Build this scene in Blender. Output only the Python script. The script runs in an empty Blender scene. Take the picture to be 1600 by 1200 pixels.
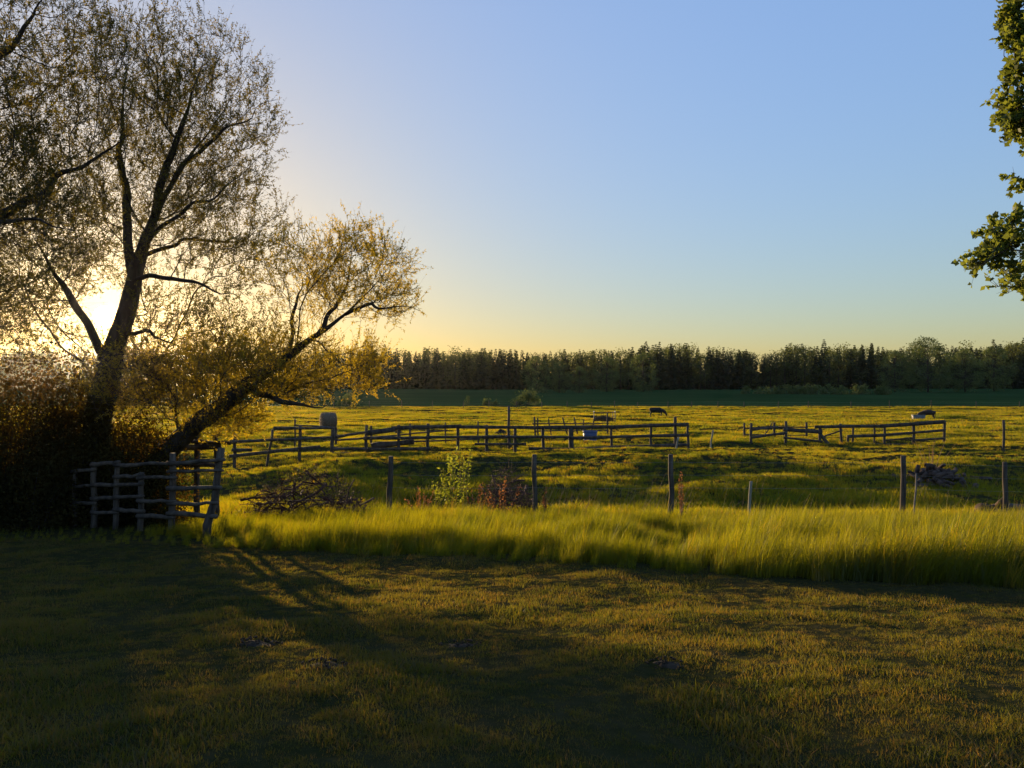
import bpy, math, random
import numpy as np
from mathutils import Vector

random.seed(7)
rng = np.random.default_rng(11)
sc = bpy.context.scene

# ------------------------------------------------------------------ camera
F = 1200.0                      # focal length in photo pixels (1600 wide)
CZ = 2.7
cam_d = bpy.data.cameras.new("camera")
cam = bpy.data.objects.new("camera", cam_d)
sc.collection.objects.link(cam)
cam.location = (0, 0, CZ)
cam.rotation_euler = (math.radians(90), 0, 0)
cam_d.sensor_width = 36.0
cam_d.lens = 36.0 * F / 1600.0
cam_d.clip_end = 6000
cam_d.clip_start = 0.05
sc.camera = cam

# ------------------------------------------------------------------ sky, sun, exposure
SUN_AZ = math.atan2(635, 1200)          # to the left of the view direction
SUN_EL = math.radians(4.42)
world = bpy.data.worlds.new("World")
sc.world = world
world.use_nodes = True
nt = world.node_tree
nt.nodes.clear()
sky = nt.nodes.new("ShaderNodeTexSky")
sky.sky_type = 'NISHITA'
sky.sun_disc = True
sky.sun_size = math.radians(1.5)
sky.sun_intensity = 0.05
sky.sun_elevation = SUN_EL
sky.sun_rotation = -SUN_AZ
sky.altitude = 0
sky.air_density = 1.0
sky.dust_density = 1.0
sky.ozone_density = 1.0
bg = nt.nodes.new("ShaderNodeBackground")
bg.inputs[1].default_value = 0.15
wo = nt.nodes.new("ShaderNodeOutputWorld")
# the camera's white balance and its soft response to the bright evening sky
bw = nt.nodes.new("ShaderNodeRGBToBW"); nt.links.new(sky.outputs[0], bw.inputs[0])
pw = nt.nodes.new("ShaderNodeMath"); pw.operation = 'POWER'; pw.inputs[1].default_value = -0.64
nt.links.new(bw.outputs[0], pw.inputs[0])
vs = nt.nodes.new("ShaderNodeVectorMath"); vs.operation = 'SCALE'
nt.links.new(sky.outputs[0], vs.inputs[0]); nt.links.new(pw.outputs[0], vs.inputs["Scale"])
vm = nt.nodes.new("ShaderNodeVectorMath"); vm.operation = 'MULTIPLY'
SKY_GAIN = 1.25
vm.inputs[1].default_value = (0.82 * SKY_GAIN, 1.0 * SKY_GAIN, 1.48 * SKY_GAIN)
nt.links.new(vs.outputs[0], vm.inputs[0])
nt.links.new(vm.outputs[0], bg.inputs[0])
nt.links.new(bg.outputs[0], wo.inputs[0])

sun_d = bpy.data.lights.new("sun", 'SUN')
sun_d.energy = 5.0
sun_d.angle = math.radians(0.6)
sun_d.color = (1.0, 0.70, 0.36)
sun = bpy.data.objects.new("sun", sun_d)
sc.collection.objects.link(sun)
to_sun = Vector((-math.sin(SUN_AZ) * math.cos(SUN_EL), math.cos(SUN_AZ) * math.cos(SUN_EL), math.sin(SUN_EL)))
sun.rotation_euler = to_sun.to_track_quat('Z', 'Y').to_euler()

sc.view_settings.view_transform = 'Standard'
sc.view_settings.look = 'None'
sc.view_settings.exposure = 0.98
sc.view_settings.gamma = 1.0
sc.view_settings.use_curve_mapping = False
sc.cycles.use_denoising = True
sc.cycles.max_bounces = 7
sc.cycles.diffuse_bounces = 3
sc.cycles.glossy_bounces = 2
sc.cycles.transmission_bounces = 3
sc.cycles.volume_bounces = 0

# ------------------------------------------------------------------ helpers
ORG = {}


def tag(o, label=None, cat=None, group=None, kind=None):
    if label: o["label"] = label
    if cat: o["category"] = cat
    if group: o["group"] = group
    if kind: o["kind"] = kind
    return o


def empty(name, loc, label, cat, group=None):
    o = bpy.data.objects.new(name, None)
    o.empty_display_size = 0.2
    sc.collection.objects.link(o)
    o.location = loc
    ORG[o] = np.array(loc, float)
    return tag(o, label, cat, group)


class MB:
    def __init__(s):
        s.v = []; s.q = []; s.t = []; s.n = 0

    def add(s, v, q=None, t=None):
        v = np.asarray(v, float).reshape(-1, 3)
        if q is not None and len(q): s.q.append(np.asarray(q, np.int64).reshape(-1, 4) + s.n)
        if t is not None and len(t): s.t.append(np.asarray(t, np.int64).reshape(-1, 3) + s.n)
        s.v.append(v); s.n += len(v)

    def mesh(s, name, mat, origin=(0, 0, 0), smooth=False):
        v = np.concatenate(s.v) - np.asarray(origin, float)
        q = np.concatenate(s.q) if s.q else np.zeros((0, 4), np.int64)
        t = np.concatenate(s.t) if s.t else np.zeros((0, 3), np.int64)
        me = bpy.data.meshes.new(name)
        me.vertices.add(len(v))
        me.vertices.foreach_set("co", v.astype(np.float32).ravel())
        li = np.concatenate([q.ravel(), t.ravel()]).astype(np.int32)
        me.loops.add(len(li))
        me.loops.foreach_set("vertex_index", li)
        me.polygons.add(len(q) + len(t))
        st = np.concatenate([np.arange(len(q)) * 4, len(q) * 4 + np.arange(len(t)) * 3]).astype(np.int32)
        me.polygons.foreach_set("loop_start", st)
        if smooth:
            me.polygons.foreach_set("use_smooth", np.ones(len(st), bool))
        me.materials.append(mat)
        me.update(calc_edges=True)
        return me

    def build(s, name, mat, parent=None, smooth=False, origin=None):
        if origin is None:
            origin = ORG[parent] if parent is not None else (0, 0, 0)
        o = bpy.data.objects.new(name, s.mesh(name, mat, origin, smooth))
        sc.collection.objects.link(o)
        if parent is not None:
            o.parent = parent
            ORG[o] = np.asarray(origin, float)
        else:
            o.location = origin
            ORG[o] = np.asarray(origin, float)
        return o


def hash2(ix, iy, seed):
    h = (ix.astype(np.int64) * 374761393 + iy.astype(np.int64) * 668265263 + seed * 144664) & 0x7fffffff
    h = ((h ^ (h >> 13)) * 1274126177) & 0x7fffffff
    h = h ^ (h >> 16)
    return (h & 0xffff) / 65535.0


def vnoise(x, y, seed=0):
    x = np.asarray(x, float); y = np.asarray(y, float)
    ix = np.floor(x); iy = np.floor(y)
    fx = x - ix; fy = y - iy
    fx = fx * fx * fx * (fx * (fx * 6 - 15) + 10); fy = fy * fy * fy * (fy * (fy * 6 - 15) + 10)
    a = hash2(ix, iy, seed); b = hash2(ix + 1, iy, seed)
    c = hash2(ix, iy + 1, seed); d = hash2(ix + 1, iy + 1, seed)
    return (a * (1 - fx) + b * fx) * (1 - fy) + (c * (1 - fx) + d * fx) * fy - 0.5


def sstep(a, b, x):
    t = np.clip((np.asarray(x, float) - a) / (b - a), 0, 1)
    return t * t * (3 - 2 * t)


PY = np.array([-80, -20, 0, 3, 5, 7, 9, 11, 13, 15, 18, 21, 25, 29, 33, 36, 42, 50, 70, 100, 130, 165, 200, 280, 350, 450, 600, 1000, 1600.])
PZ = np.array([1.9, 1.5, 1.15, .92, .72, .45, .2, 0, -.18, -.38, -.66, -1.0, -1.46, -1.04, -.62, -.68, -1.0, -1.1, -1.45, -1.85, -2.05, -2.05, -1.8, -1.2, -.9, -.3, 0, 2, 3])
PB = PZ.copy()                 # without the bank behind the wire fence
PB[13], PB[14], PB[15], PB[16] = -1.34, -1.16, -1.10, -1.05
_yy = np.linspace(-80, 1600, 16801)
_k = np.ones(21) / 21


def _smooth(z):
    a = np.interp(_yy, PY, z)
    p = np.pad(a, 10, mode='edge')
    return np.convolve(p, _k, 'valid')


_zA, _zB = _smooth(PZ), _smooth(PB)


def height(x, y):
    x = np.asarray(x, float); y = np.asarray(y, float)
    m = sstep(-11.5, -7.0, x)
    z = np.interp(y, _yy, _zA) * m + np.interp(y, _yy, _zB) * (1 - m)
    # lawn: gentle small unevenness
    la = 1 - sstep(12, 16, y)
    z = z + la * (0.05 * vnoise(x * .8, y * .8, 1) + 0.045 * vnoise(x * 2.1, y * 2.1, 2) + 0.03 * vnoise(x * 5, y * 5, 8))
    # rough pasture
    pa = sstep(13, 24, y) * (1 - sstep(150, 175, y))
    z = z + pa * (0.28 * vnoise(x * .13, y * .22, 3) + 0.26 * vnoise(x * .38, y * .6, 4) + 0.10 * vnoise(x * 1.1, y * 1.3, 5))
    fa = sstep(165, 260, y)
    z = z + fa * (0.8 * vnoise(x * .012, y * .016, 6) + .25 * vnoise(x * .06, y * .06, 7))
    return z


def hz(x, y):
    return float(height(np.array([x]), np.array([y]))[0])


def P(px, py, Y):
    return np.array([(px - 800) / F * Y, Y, CZ + (600 - py) / F * Y])


def XP(px, Y):
    return (px - 800) / F * Y


def tube(mb, pts, rad, sides=6, cap=True, jit=0.0):
    pts = np.asarray(pts, float); n = len(pts)
    rad = np.broadcast_to(np.asarray(rad, float), (n,))
    tg = np.gradient(pts, axis=0)
    tg /= np.linalg.norm(tg, axis=1)[:, None] + 1e-9
    u = np.cross(tg[0], [0.31, 0.17, 0.93])
    if np.linalg.norm(u) < .1: u = np.cross(tg[0], [1, 0, 0])
    a = np.arange(sides) / sides * 2 * np.pi
    V = np.empty((n, sides, 3))
    for i in range(n):
        u = u - tg[i] * np.dot(u, tg[i]); u /= np.linalg.norm(u) + 1e-9
        w = np.cross(tg[i], u)
        r = rad[i]
        if jit: r = r * (1 + jit * rng.uniform(-1, 1, sides))[:, None]
        V[i] = pts[i] + r * (np.cos(a)[:, None] * u + np.sin(a)[:, None] * w)
    b = np.arange(n - 1)[:, None] * sides; k = np.arange(sides)[None]; k2 = (k + 1) % sides
    q = np.stack([b + k, b + k2, b + sides + k2, b + sides + k], -1).reshape(-1, 4)
    t = []
    V = V.reshape(-1, 3)
    if cap:
        V = np.vstack([V, pts[0], pts[-1]])
        c0, c1 = n * sides, n * sides + 1; e = (n - 1) * sides
        for i in range(sides):
            j = (i + 1) % sides
            t += [(c0, j, i), (c1, e + i, e + j)]
    mb.add(V, q, t)


def bent(p0, p1, n=5, amp=0.02):
    p0 = np.asarray(p0, float); p1 = np.asarray(p1, float)
    s = np.linspace(0, 1, n)[:, None]
    pts = p0 * (1 - s) + p1 * s
    pts[1:-1] += rng.normal(0, amp, (n - 2, 3))
    return pts


def log_mb(p0, p1, r0, r1=None, sides=8, n=5, amp=None):
    mb = MB()
    L = np.linalg.norm(np.asarray(p1) - np.asarray(p0))
    if amp is None: amp = min(.02, L * .008)
    r1 = r0 if r1 is None else r1
    tube(mb, bent(p0, p1, n, amp), np.linspace(r0, r1, n) * rng.uniform(.93, 1.07, n), sides, True, .06)
    return mb


def board_mb(p0, p1, w, t, up=(0, 0, 1)):
    """sawn plank: w tall, t thick, slightly warped and split at its ends"""
    mb = MB()
    n = 5
    pts = bent(p0, p1, n, .006)
    d = pts[-1] - pts[0]; d /= np.linalg.norm(d)
    upv = np.asarray(up, float); upv = upv - d * np.dot(upv, d); upv /= np.linalg.norm(upv)
    s = np.cross(d, upv)
    V = []
    for i in range(n):
        ww = w * rng.uniform(.92, 1.06) / 2; tt = t * rng.uniform(.9, 1.1) / 2
        e = d * (rng.uniform(-.02, .02, 4)[:, None] if i in (0, n - 1) else 0)
        V.append(pts[i] + np.array([upv * ww + s * tt, upv * ww - s * tt, -upv * ww - s * tt, -upv * ww + s * tt]) + e)
    V = np.array(V).reshape(-1, 3)
    q = []
    for i in range(n - 1):
        for k in range(4):
            k2 = (k + 1) % 4
            q.append((i * 4 + k, i * 4 + k2, i * 4 + 4 + k2, i * 4 + 4 + k))
    e = (n - 1) * 4
    q += [(3, 2, 1, 0), (e, e + 1, e + 2, e + 3)]
    mb.add(V, q)
    return mb


def unit(v):
    return v / (np.linalg.norm(v, axis=-1, keepdims=True) + 1e-9)


def leaves(mb, pos, direc, length, width, fold=.25):
    """diamond leaves, one quad each"""
    n = len(pos)
    d = unit(direc)
    s = unit(np.cross(d, rng.normal(0, 1, (n, 3))))
    nn = np.cross(d, s)
    L = np.broadcast_to(length, (n,))[:, None]; W = np.broadcast_to(width, (n,))[:, None]
    a = pos; c = pos + d * L + nn * L * rng.uniform(-.25, .25, (n, 1))
    m = pos + d * L * .45
    b = m + s * W * .5 + nn * W * fold; e = m - s * W * .5 + nn * W * fold
    V = np.stack([a, b, c, e], 1).reshape(-1, 3)
    mb.add(V, np.arange(n * 4).reshape(-1, 4))


def twigs(mb, p, d, L, r, curve, nseg=3):
    """many thin three-sided twigs at once; returns sample points (n, nseg+1, 3) and directions"""
    n = len(p)
    d = unit(d)
    s = np.linspace(0, 1, nseg + 1)[None, :, None]
    C = p[:, None] + d[:, None] * L[:, None, None] * s + curve[:, None] * (s ** 2) * L[:, None, None]
    u = unit(np.cross(d, [0.4, .2, .89])); w = np.cross(d, u)
    a = np.arange(3) / 3 * 2 * np.pi
    ring = np.cos(a)[None, :, None] * u[:, None] + np.sin(a)[None, :, None] * w[:, None]     # n,3,3
    rr = (r[:, None] * (1 - .75 * s[0, :, 0][None]))[:, :, None, None]
    V = C[:, :, None] + ring[:, None] * rr
    base = (np.arange(n) * (nseg + 1) * 3)[:, None, None]
    k = np.arange(3)[None, None]; i = np.arange(nseg)[None, :, None] * 3
    k2 = (k + 1) % 3
    q = np.stack([base + i + k, base + i + k2, base + i + 3 + k2, base + i + 3 + k], -1).reshape(-1, 4)
    mb.add(V.reshape(-1, 3), q)
    return C


# ------------------------------------------------------------------ materials
def mat_new(name):
    m = bpy.data.materials.new(name)
    m.use_nodes = True
    m.node_tree.nodes.clear()
    return m, m.node_tree.nodes, m.node_tree.links


def noise_col(N, L, scale, c0, c1, lo=.35, hi=.65, detail=3, coord='Position', stretch=None):
    g = N.new("ShaderNodeNewGeometry") if coord == 'Position' else N.new("ShaderNodeTexCoord")
    nz = N.new("ShaderNodeTexNoise"); nz.inputs["Scale"].default_value = scale; nz.inputs["Detail"].default_value = detail
    src = g.outputs["Position"] if coord == 'Position' else g.outputs["Object"]
    if stretch:
        mp = N.new("ShaderNodeMapping"); mp.inputs["Scale"].default_value = stretch
        L.new(src, mp.inputs[0]); src = mp.outputs[0]
    L.new(src, nz.inputs["Vector"])
    r = N.new("ShaderNodeValToRGB")
    r.color_ramp.elements[0].position = lo; r.color_ramp.elements[0].color = (*c0, 1)
    r.color_ramp.elements[1].position = hi; r.color_ramp.elements[1].color = (*c1, 1)
    L.new(nz.outputs["Fac"], r.inputs[0])
    return r.outputs[0], nz.outputs["Fac"]


def mixc(N, L, fac, a, b, mode='MIX'):
    m = N.new("ShaderNodeMix"); m.data_type = 'RGBA'; m.blend_type = mode
    for s, v in ((m.inputs[0], fac), (m.inputs[6], a), (m.inputs[7], b)):
        if isinstance(v, (int, float)): s.default_value = v
        elif isinstance(v, tuple): s.default_value = (*v, 1)
        else: L.new(v, s)
    return m.outputs[2]


def leaf_mat(name, dark, light, trans, scale=.9, tfac=.5, rand=.35, alt=None, gloss=.015):
    """thin leaf or blade: reflects a little, lets warm light through"""
    m, N, L = mat_new(name)
    col, fac = noise_col(N, L, scale, dark, light)
    oi = N.new("ShaderNodeObjectInfo")
    if alt:
        r = N.new("ShaderNodeValToRGB")
        r.color_ramp.elements[0].position = 1 - rand; r.color_ramp.elements[0].color = (0, 0, 0, 1)
        r.color_ramp.elements[1].position = 1.0; r.color_ramp.elements[1].color = (1, 1, 1, 1)
        L.new(oi.outputs["Random"], r.inputs[0])
        col = mixc(N, L, r.outputs[0], col, alt)
    df = N.new("ShaderNodeBsdfDiffuse"); L.new(col, df.inputs[0])
    tr = N.new("ShaderNodeBsdfTranslucent")
    tcol = mixc(N, L, 1.0, col, trans, 'MULTIPLY')
    L.new(tcol, tr.inputs[0])
    gl = N.new("ShaderNodeBsdfGlossy"); gl.inputs["Roughness"].default_value = .45
    gl.inputs[0].default_value = (.8, .8, .8, 1)
    mx = N.new("ShaderNodeMixShader"); mx.inputs[0].default_value = tfac
    L.new(df.outputs[0], mx.inputs[1]); L.new(tr.outputs[0], mx.inputs[2])
    m2 = N.new("ShaderNodeMixShader"); m2.inputs[0].default_value = gloss
    L.new(mx.outputs[0], m2.inputs[1]); L.new(gl.outputs[0], m2.inputs[2])
    o = N.new("ShaderNodeOutputMaterial"); L.new(m2.outputs[0], o.inputs[0])
    return m


def solid_mat(name, c0, c1, scale=3, rough=.85, bump=.0, stretch=None, coord='Object', metal=0, bscale=None, detail=5):
    m, N, L = mat_new(name)
    col, fac = noise_col(N, L, scale, c0, c1, coord=coord, stretch=stretch, detail=detail)
    p = N.new("ShaderNodeBsdfPrincipled")
    L.new(col, p.inputs["Base Color"]); p.inputs["Roughness"].default_value = rough
    p.inputs["Metallic"].default_value = metal
    p.inputs["Specular IOR Level"].default_value = .2
    if bump:
        b = N.new("ShaderNodeBump"); b.inputs["Strength"].default_value = bump; b.inputs["Distance"].default_value = .02
        L.new(fac, b.inputs["Height"]); L.new(b.outputs[0], p.inputs["Normal"])
    o = N.new("ShaderNodeOutputMaterial"); L.new(p.outputs[0], o.inputs[0])
    return m


M = {}
M['bark'] = solid_mat("bark", (.025, .02, .016), (.065, .05, .038), 6, .95, .8, (1, 1, .25))
M['twig'] = solid_mat("twig", (.06, .045, .03), (.11, .085, .055), 5, .9)
M['wood'] = solid_mat("weathered wood", (.038, .030, .024), (.10, .078, .060), 5, .9, .5, (1, 1, .3))
M['post'] = solid_mat("post wood", (.038, .030, .024), (.10, .078, .060), 5, .9, .5, (3, 3, .4))
M['pale_wood'] = solid_mat("pale wood", (.20, .17, .12), (.30, .26, .19), 6, .8, .3)
M['rot'] = solid_mat("rotten wood", (.035, .022, .017), (.10, .065, .048), 4, .95, .7)
M['stick'] = solid_mat("dead sticks", (.045, .024, .019), (.12, .07, .055), 4, .9)
M['soil'] = solid_mat("soil", (.022, .015, .009), (.05, .034, .021), 14, 1.0, .8)
M['wire'] = solid_mat("fence wire", (.2, .19, .18), (.3, .28, .26), 6, .5, metal=.8)
M['steel'] = solid_mat("steel rail", (.14, .11, .09), (.22, .19, .16), 5, .7)
M['knob'] = solid_mat("white plastic cap", (.75, .74, .7), (.82, .8, .78), 5, .5)
M['tub'] = solid_mat("blue grey plastic", (.045, .065, .14), (.065, .09, .18), 3, .5)
M['trough'] = solid_mat("galvanised trough", (.15, .15, .15), (.22, .22, .22), 3, .7)
M['hay'] = solid_mat("hay", (.085, .06, .04), (.15, .11, .07), 18, 1.0, .8)
M['black_hide'] = solid_mat("black hide", (.012, .011, .011), (.022, .019, .018), 5, .7)
M['brown_hide'] = solid_mat("dark brown hide", (.022, .014, .011), (.045, .03, .022), 4, .7)
M['horn'] = solid_mat("hoof", (.05, .04, .035), (.08, .07, .06), 8, .6)

M['willow_leaf'] = leaf_mat("willow leaf", (.030, .034, .011), (.075, .068, .019), (3.8, 3.1, .8), 1.3, .5)
M['sunlit_leaf'] = leaf_mat("sunlit willow leaf", (.055, .055, .014), (.10, .09, .022), (6.2, 4.8, .9), 1.6, .66)  # brighter copy of the willow leaf, its sunlit gold put into the colour
M['poplar_leaf'] = leaf_mat("poplar leaf", (.075, .10, .024), (.12, .145, .036), (2.2, 2.0, .8), 3.0, .5)
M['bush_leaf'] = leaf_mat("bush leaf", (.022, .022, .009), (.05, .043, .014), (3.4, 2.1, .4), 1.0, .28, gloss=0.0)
M['spruce'] = leaf_mat("spruce needles", (.016, .024, .014), (.035, .045, .02), (3.0, 2.7, .8), .25, .3)
M['aspen'] = leaf_mat("aspen leaf", (.04, .052, .018), (.075, .09, .026), (2.2, 2.0, .8), .2, .4)
M['far_bush'] = leaf_mat("far bush leaf", (.06, .085, .03), (.10, .13, .045), (2.0, 1.8, .8), .3, .3)
M['weed_leaf'] = leaf_mat("weed leaf", (.08, .11, .025), (.13, .15, .035), (2.6, 2.3, .6), 3, .55)
M['dock'] = leaf_mat("dry dock", (.075, .042, .024), (.13, .078, .042), (3.0, 2.1, 1.0), 5, .5)
M['stalk'] = leaf_mat("dry stalk", (.22, .17, .11), (.36, .29, .2), (1.6, 1.4, 1.0), 4, .4)
M['lawn'] = leaf_mat("lawn blade", (.025, .035, .009), (.052, .054, .017), (4.7, 3.8, .8), 1.1, .48, .5, (.066, .048, .025))
M['tall'] = leaf_mat("tall grass blade", (.030, .043, .008), (.062, .070, .012), (8.2, 6.4, .4), .7, .46, .12, (.09, .075, .025))
M['past'] = leaf_mat("pasture blade", (.035, .050, .008), (.075, .080, .013), (7.4, 5.7, .5), .10, .52, .25, (.10, .07, .02))


def ground_mat():
    m, N, L = mat_new("ground soil and turf")
    c1, f1 = noise_col(N, L, 1.1, (.020, .026, .008), (.040, .036, .014), .35, .65, 6)
    c2, f2 = noise_col(N, L, 9.0, (.014, .015, .006), (.045, .036, .018), .35, .7, 5)
    near = mixc(N, L, .45, c1, c2)
    cf, ff = noise_col(N, L, .02, (.020, .044, .014), (.032, .062, .020), .35, .65, 6, stretch=(1, 3, 1))
    g = N.new("ShaderNodeNewGeometry"); sp = N.new("ShaderNodeSeparateXYZ"); L.new(g.outputs["Position"], sp.inputs[0])
    mr = N.new("ShaderNodeMapRange"); mr.inputs[1].default_value = 150; mr.inputs[2].default_value = 172
    L.new(sp.outputs[1], mr.inputs[0])
    col = mixc(N, L, mr.outputs[0], near, cf)
    p = N.new("ShaderNodeBsdfPrincipled"); p.inputs["Roughness"].default_value = 1.0
    p.inputs["Specular IOR Level"].default_value = 0
    L.new(col, p.inputs["Base Color"])
    b = N.new("ShaderNodeBump"); b.inputs["Strength"].default_value = .7; b.inputs["Distance"].default_value = .04
    L.new(f2, b.inputs["Height"]); L.new(b.outputs[0], p.inputs["Normal"])
    o = N.new("ShaderNodeOutputMaterial"); L.new(p.outputs[0], o.inputs[0])
    return m


M['ground'] = ground_mat()

# ------------------------------------------------------------------ terrain
ys = np.concatenate([np.linspace(-80, 1, 30)[:-1], np.arange(1, 26, .14), np.arange(26, 62, .3), np.arange(62, 175, .8),
                     np.geomspace(175, 1600, 60)])
tt = np.linspace(-1, 1, 381)
xs = np.sinh(tt * 5.4) / np.sinh(5.4) * 1100
X, Y = np.meshgrid(xs, ys)
Z = height(X, Y)
nx, ny = len(xs), len(ys)
i, j = np.meshgrid(np.arange(nx - 1), np.arange(ny - 1))
a = (j * nx + i).ravel()
mb = MB()
mb.add(np.stack([X, Y, Z], -1).reshape(-1, 3), np.stack([a, a + 1, a + nx + 1, a + nx], -1))
tag(mb.build("ground", M['ground'], smooth=True), kind="structure", label="lawn, rough pasture and far fields in one sheet of ground")


# ------------------------------------------------------------------ forest edge
def proto_pair(kind, seed, H):
    """crown and trunk meshes of a far tree at the origin"""
    r = np.random.default_rng(seed)
    c = MB(); t = MB()
    if kind == 'spruce':
        tube(t, [(0, 0, -1.0), (0, 0, H * .5), (0, 0, H * .97)], [.22, .14, .03], 5)
        R = H * r.uniform(.13, .18)
        for lv in np.linspace(.06, .99, 26):
            rad = R * (1 - lv) ** .8 * r.uniform(.75, 1.15) + .15
            nb = int(7 + 8 * (1 - lv))
            an = r.uniform(0, 2 * np.pi, nb)
            rr = rad * r.uniform(.6, 1.1, nb)
            d = np.stack([np.cos(an), np.sin(an), -r.uniform(.15, .5, nb)], -1)
            base = np.stack([np.zeros(nb), np.zeros(nb), np.full(nb, lv * H)], -1)
            for s0 in (.15, .45, .7):
                leaves(c, base + d * rr[:, None] * s0, d + r.normal(0, .35, (nb, 3)), rr * .55 + .35, rr * .4 + .3, .1)
        leaves(c, np.array([[0, 0, H * .93]]), np.array([[0, 0, 1.]]), H * .09, .3)
    else:
        tube(t, [(0, 0, -1.0), (.1, 0, H * .3), (-.1, .1, H * .6), (0, 0, H * .85)], [.25, .18, .1, .04], 5)
        R = H * (r.uniform(.15, .20) if kind == 'aspen' else r.uniform(.27, .33))
        ncl = 34 if kind == 'aspen' else 120
        z0 = .16 if kind == 'aspen' else .06
        cz = r.uniform(z0, .97, ncl)
        prof = np.sin(np.pi * np.clip((cz - z0 + .12) / (1.12 - z0), 0, 1)) ** .6
        an = r.uniform(0, 2 * np.pi, ncl); rr = R * prof * np.sqrt(r.uniform(.15, 1, ncl))
        cen = np.stack([np.cos(an) * rr, np.sin(an) * rr, cz * H], -1)
        for k in range(ncl):
            n = 24 if kind == 'aspen' else 34
            sz = H * (r.uniform(.045, .085) if kind == 'aspen' else r.uniform(.03, .06))
            p = cen[k] + np.clip(r.normal(0, 1, (n, 3)), -1.5, 1.5) * sz * .75
            leaves(c, p, r.normal(0, 1, (n, 3)) + [0, 0, .2], r.uniform(.6, 1.2, n) * H * (.035 if kind == 'aspen' else .024), H * (.024 if kind == 'aspen' else .017), .2)
            tube(t, [(0, 0, cz[k] * H * .8), tuple(cen[k])], [.05, .02], 3, False)
    lm = M['spruce'] if kind == 'spruce' else (M['aspen'] if kind == 'aspen' else M['far_bush'])
    return c.mesh(kind + "_crown", lm), t.mesh(kind + "_trunk", M['bark'])


protos = {'spruce': [proto_pair('spruce', 100 + k, 20) for k in range(6)],
          'aspen': [proto_pair('aspen', 200 + k, 20) for k in range(6)],
          'wide': [proto_pair('wide', 300 + k, 20) for k in range(4)]}


def far_tree(kind, x, y, H, label, group, wide=1.0, name=None, cat="tree", sink=.3):
    c, t = protos[kind][rng.integers(len(protos[kind]))]
    e = empty(name or (kind + "_tree"), (x, y, hz(x, y) - sink), label, cat, group)
    s = H / 20
    e.scale = (s * wide, s * wide, s)
    e.rotation_euler = (0, 0, rng.uniform(0, 6.28))
    for nm, me in (("crown", c), ("trunk", t)):
        o = bpy.data.objects.new(nm, me); sc.collection.objects.link(o); o.parent = e
    return e


# outline of the treetops in the photo
TX = np.array([-400, 300, 560, 600, 640, 668, 700, 730, 790, 830, 900, 960, 1000, 1040, 1075, 1100, 1150, 1200, 1240, 1290, 1360, 1390, 1420, 1470, 1530, 1570, 1600, 1900])
TY = np.array([548, 545, 546, 545, 548, 543, 552, 546, 545, 548, 547, 546, 541, 537, 538, 541, 546, 548, 538, 541, 540, 549, 540, 541, 541, 537, 530, 540])
DTREE = 455.0
n_ind = 0
pxs = np.linspace(-150, 1790, 190) + rng.uniform(-3, 3, 190)
for px in pxs:
    y = DTREE + rng.uniform(-6, 6) + (0 if px > 700 else -0)
    top = np.interp(px, TX, TY) + rng.normal(2.0, 4.6)
    x = XP(px, y)
    H = CZ + (600 - top) / F * y - hz(x, y)
    if rng.random() < .55:
        far_tree('spruce', x, y, H * 1.02, "dark narrow spruce in the long forest edge beyond the fields", "spruces of the forest edge", 1.15)
    else:
        far_tree('aspen', x, y, H * .98, "rounded leafy tree in the long forest edge beyond the fields", "leafy trees of the forest edge", 1.25)
# the wood behind the first row: reads as one mass
col_src = bpy.data.collections.new("wood_sources")
for k, (kind, idx) in enumerate((('spruce', 0), ('spruce', 1), ('spruce', 2), ('aspen', 0), ('aspen', 1), ('spruce', 3))):
    c, t = protos[kind][idx]
    o = bpy.data.objects.new("wood_tree_%02d" % k, c)
    col_src.objects.link(o)


def scatter(name, pts, rot, scl, pick, coll, label, cat, seed=0):
    me = bpy.data.meshes.new(name)
    me.vertices.add(len(pts))
    me.vertices.foreach_set("co", np.asarray(pts, np.float32).ravel())
    a = me.attributes.new("rot", 'FLOAT_VECTOR', 'POINT'); a.data.foreach_set("vector", np.asarray(rot, np.float32).ravel())
    a = me.attributes.new("scl", 'FLOAT_VECTOR', 'POINT'); a.data.foreach_set("vector", np.asarray(scl, np.float32).ravel())
    a = me.attributes.new("pick", 'INT', 'POINT'); a.data.foreach_set("value", np.asarray(pick, np.int32).ravel())
    o = bpy.data.objects.new(name, me)
    sc.collection.objects.link(o)
    ng = bpy.data.node_groups.new(name + " scatter", 'GeometryNodeTree')
    ng.interface.new_socket("Geometry", in_out='INPUT', socket_type='NodeSocketGeometry')
    ng.interface.new_socket("Geometry", in_out='OUTPUT', socket_type='NodeSocketGeometry')
    N, L = ng.nodes, ng.links
    gi = N.new("NodeGroupInput"); go = N.new("NodeGroupOutput")
    iop = N.new("GeometryNodeInstanceOnPoints")
    ci = N.new("GeometryNodeCollectionInfo"); ci.inputs[0].default_value = coll
    ci.inputs["Separate Children"].default_value = True; ci.inputs["Reset Children"].default_value = True
    L.new(gi.outputs[0], iop.inputs["Points"]); L.new(ci.outputs[0], iop.inputs["Instance"])
    iop.inputs["Pick Instance"].default_value = True
    for nm, ty, sk in (("rot", 'FLOAT_VECTOR', "Rotation"), ("scl", 'FLOAT_VECTOR', "Scale"), ("pick", 'INT', "Instance Index")):
        na = N.new("GeometryNodeInputNamedAttribute"); na.data_type = ty; na.inputs[0].default_value = nm
        if nm == "rot":
            er = N.new("FunctionNodeEulerToRotation"); L.new(na.outputs[0], er.inputs[0]); L.new(er.outputs[0], iop.inputs[sk])
        else:
            L.new(na.outputs[0], iop.inputs[sk])
    L.new(iop.outputs[0], go.inputs[0])
    md = o.modifiers.new("scatter", 'NODES'); md.node_group = ng
    return tag(o, label, cat, kind="stuff")


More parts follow.
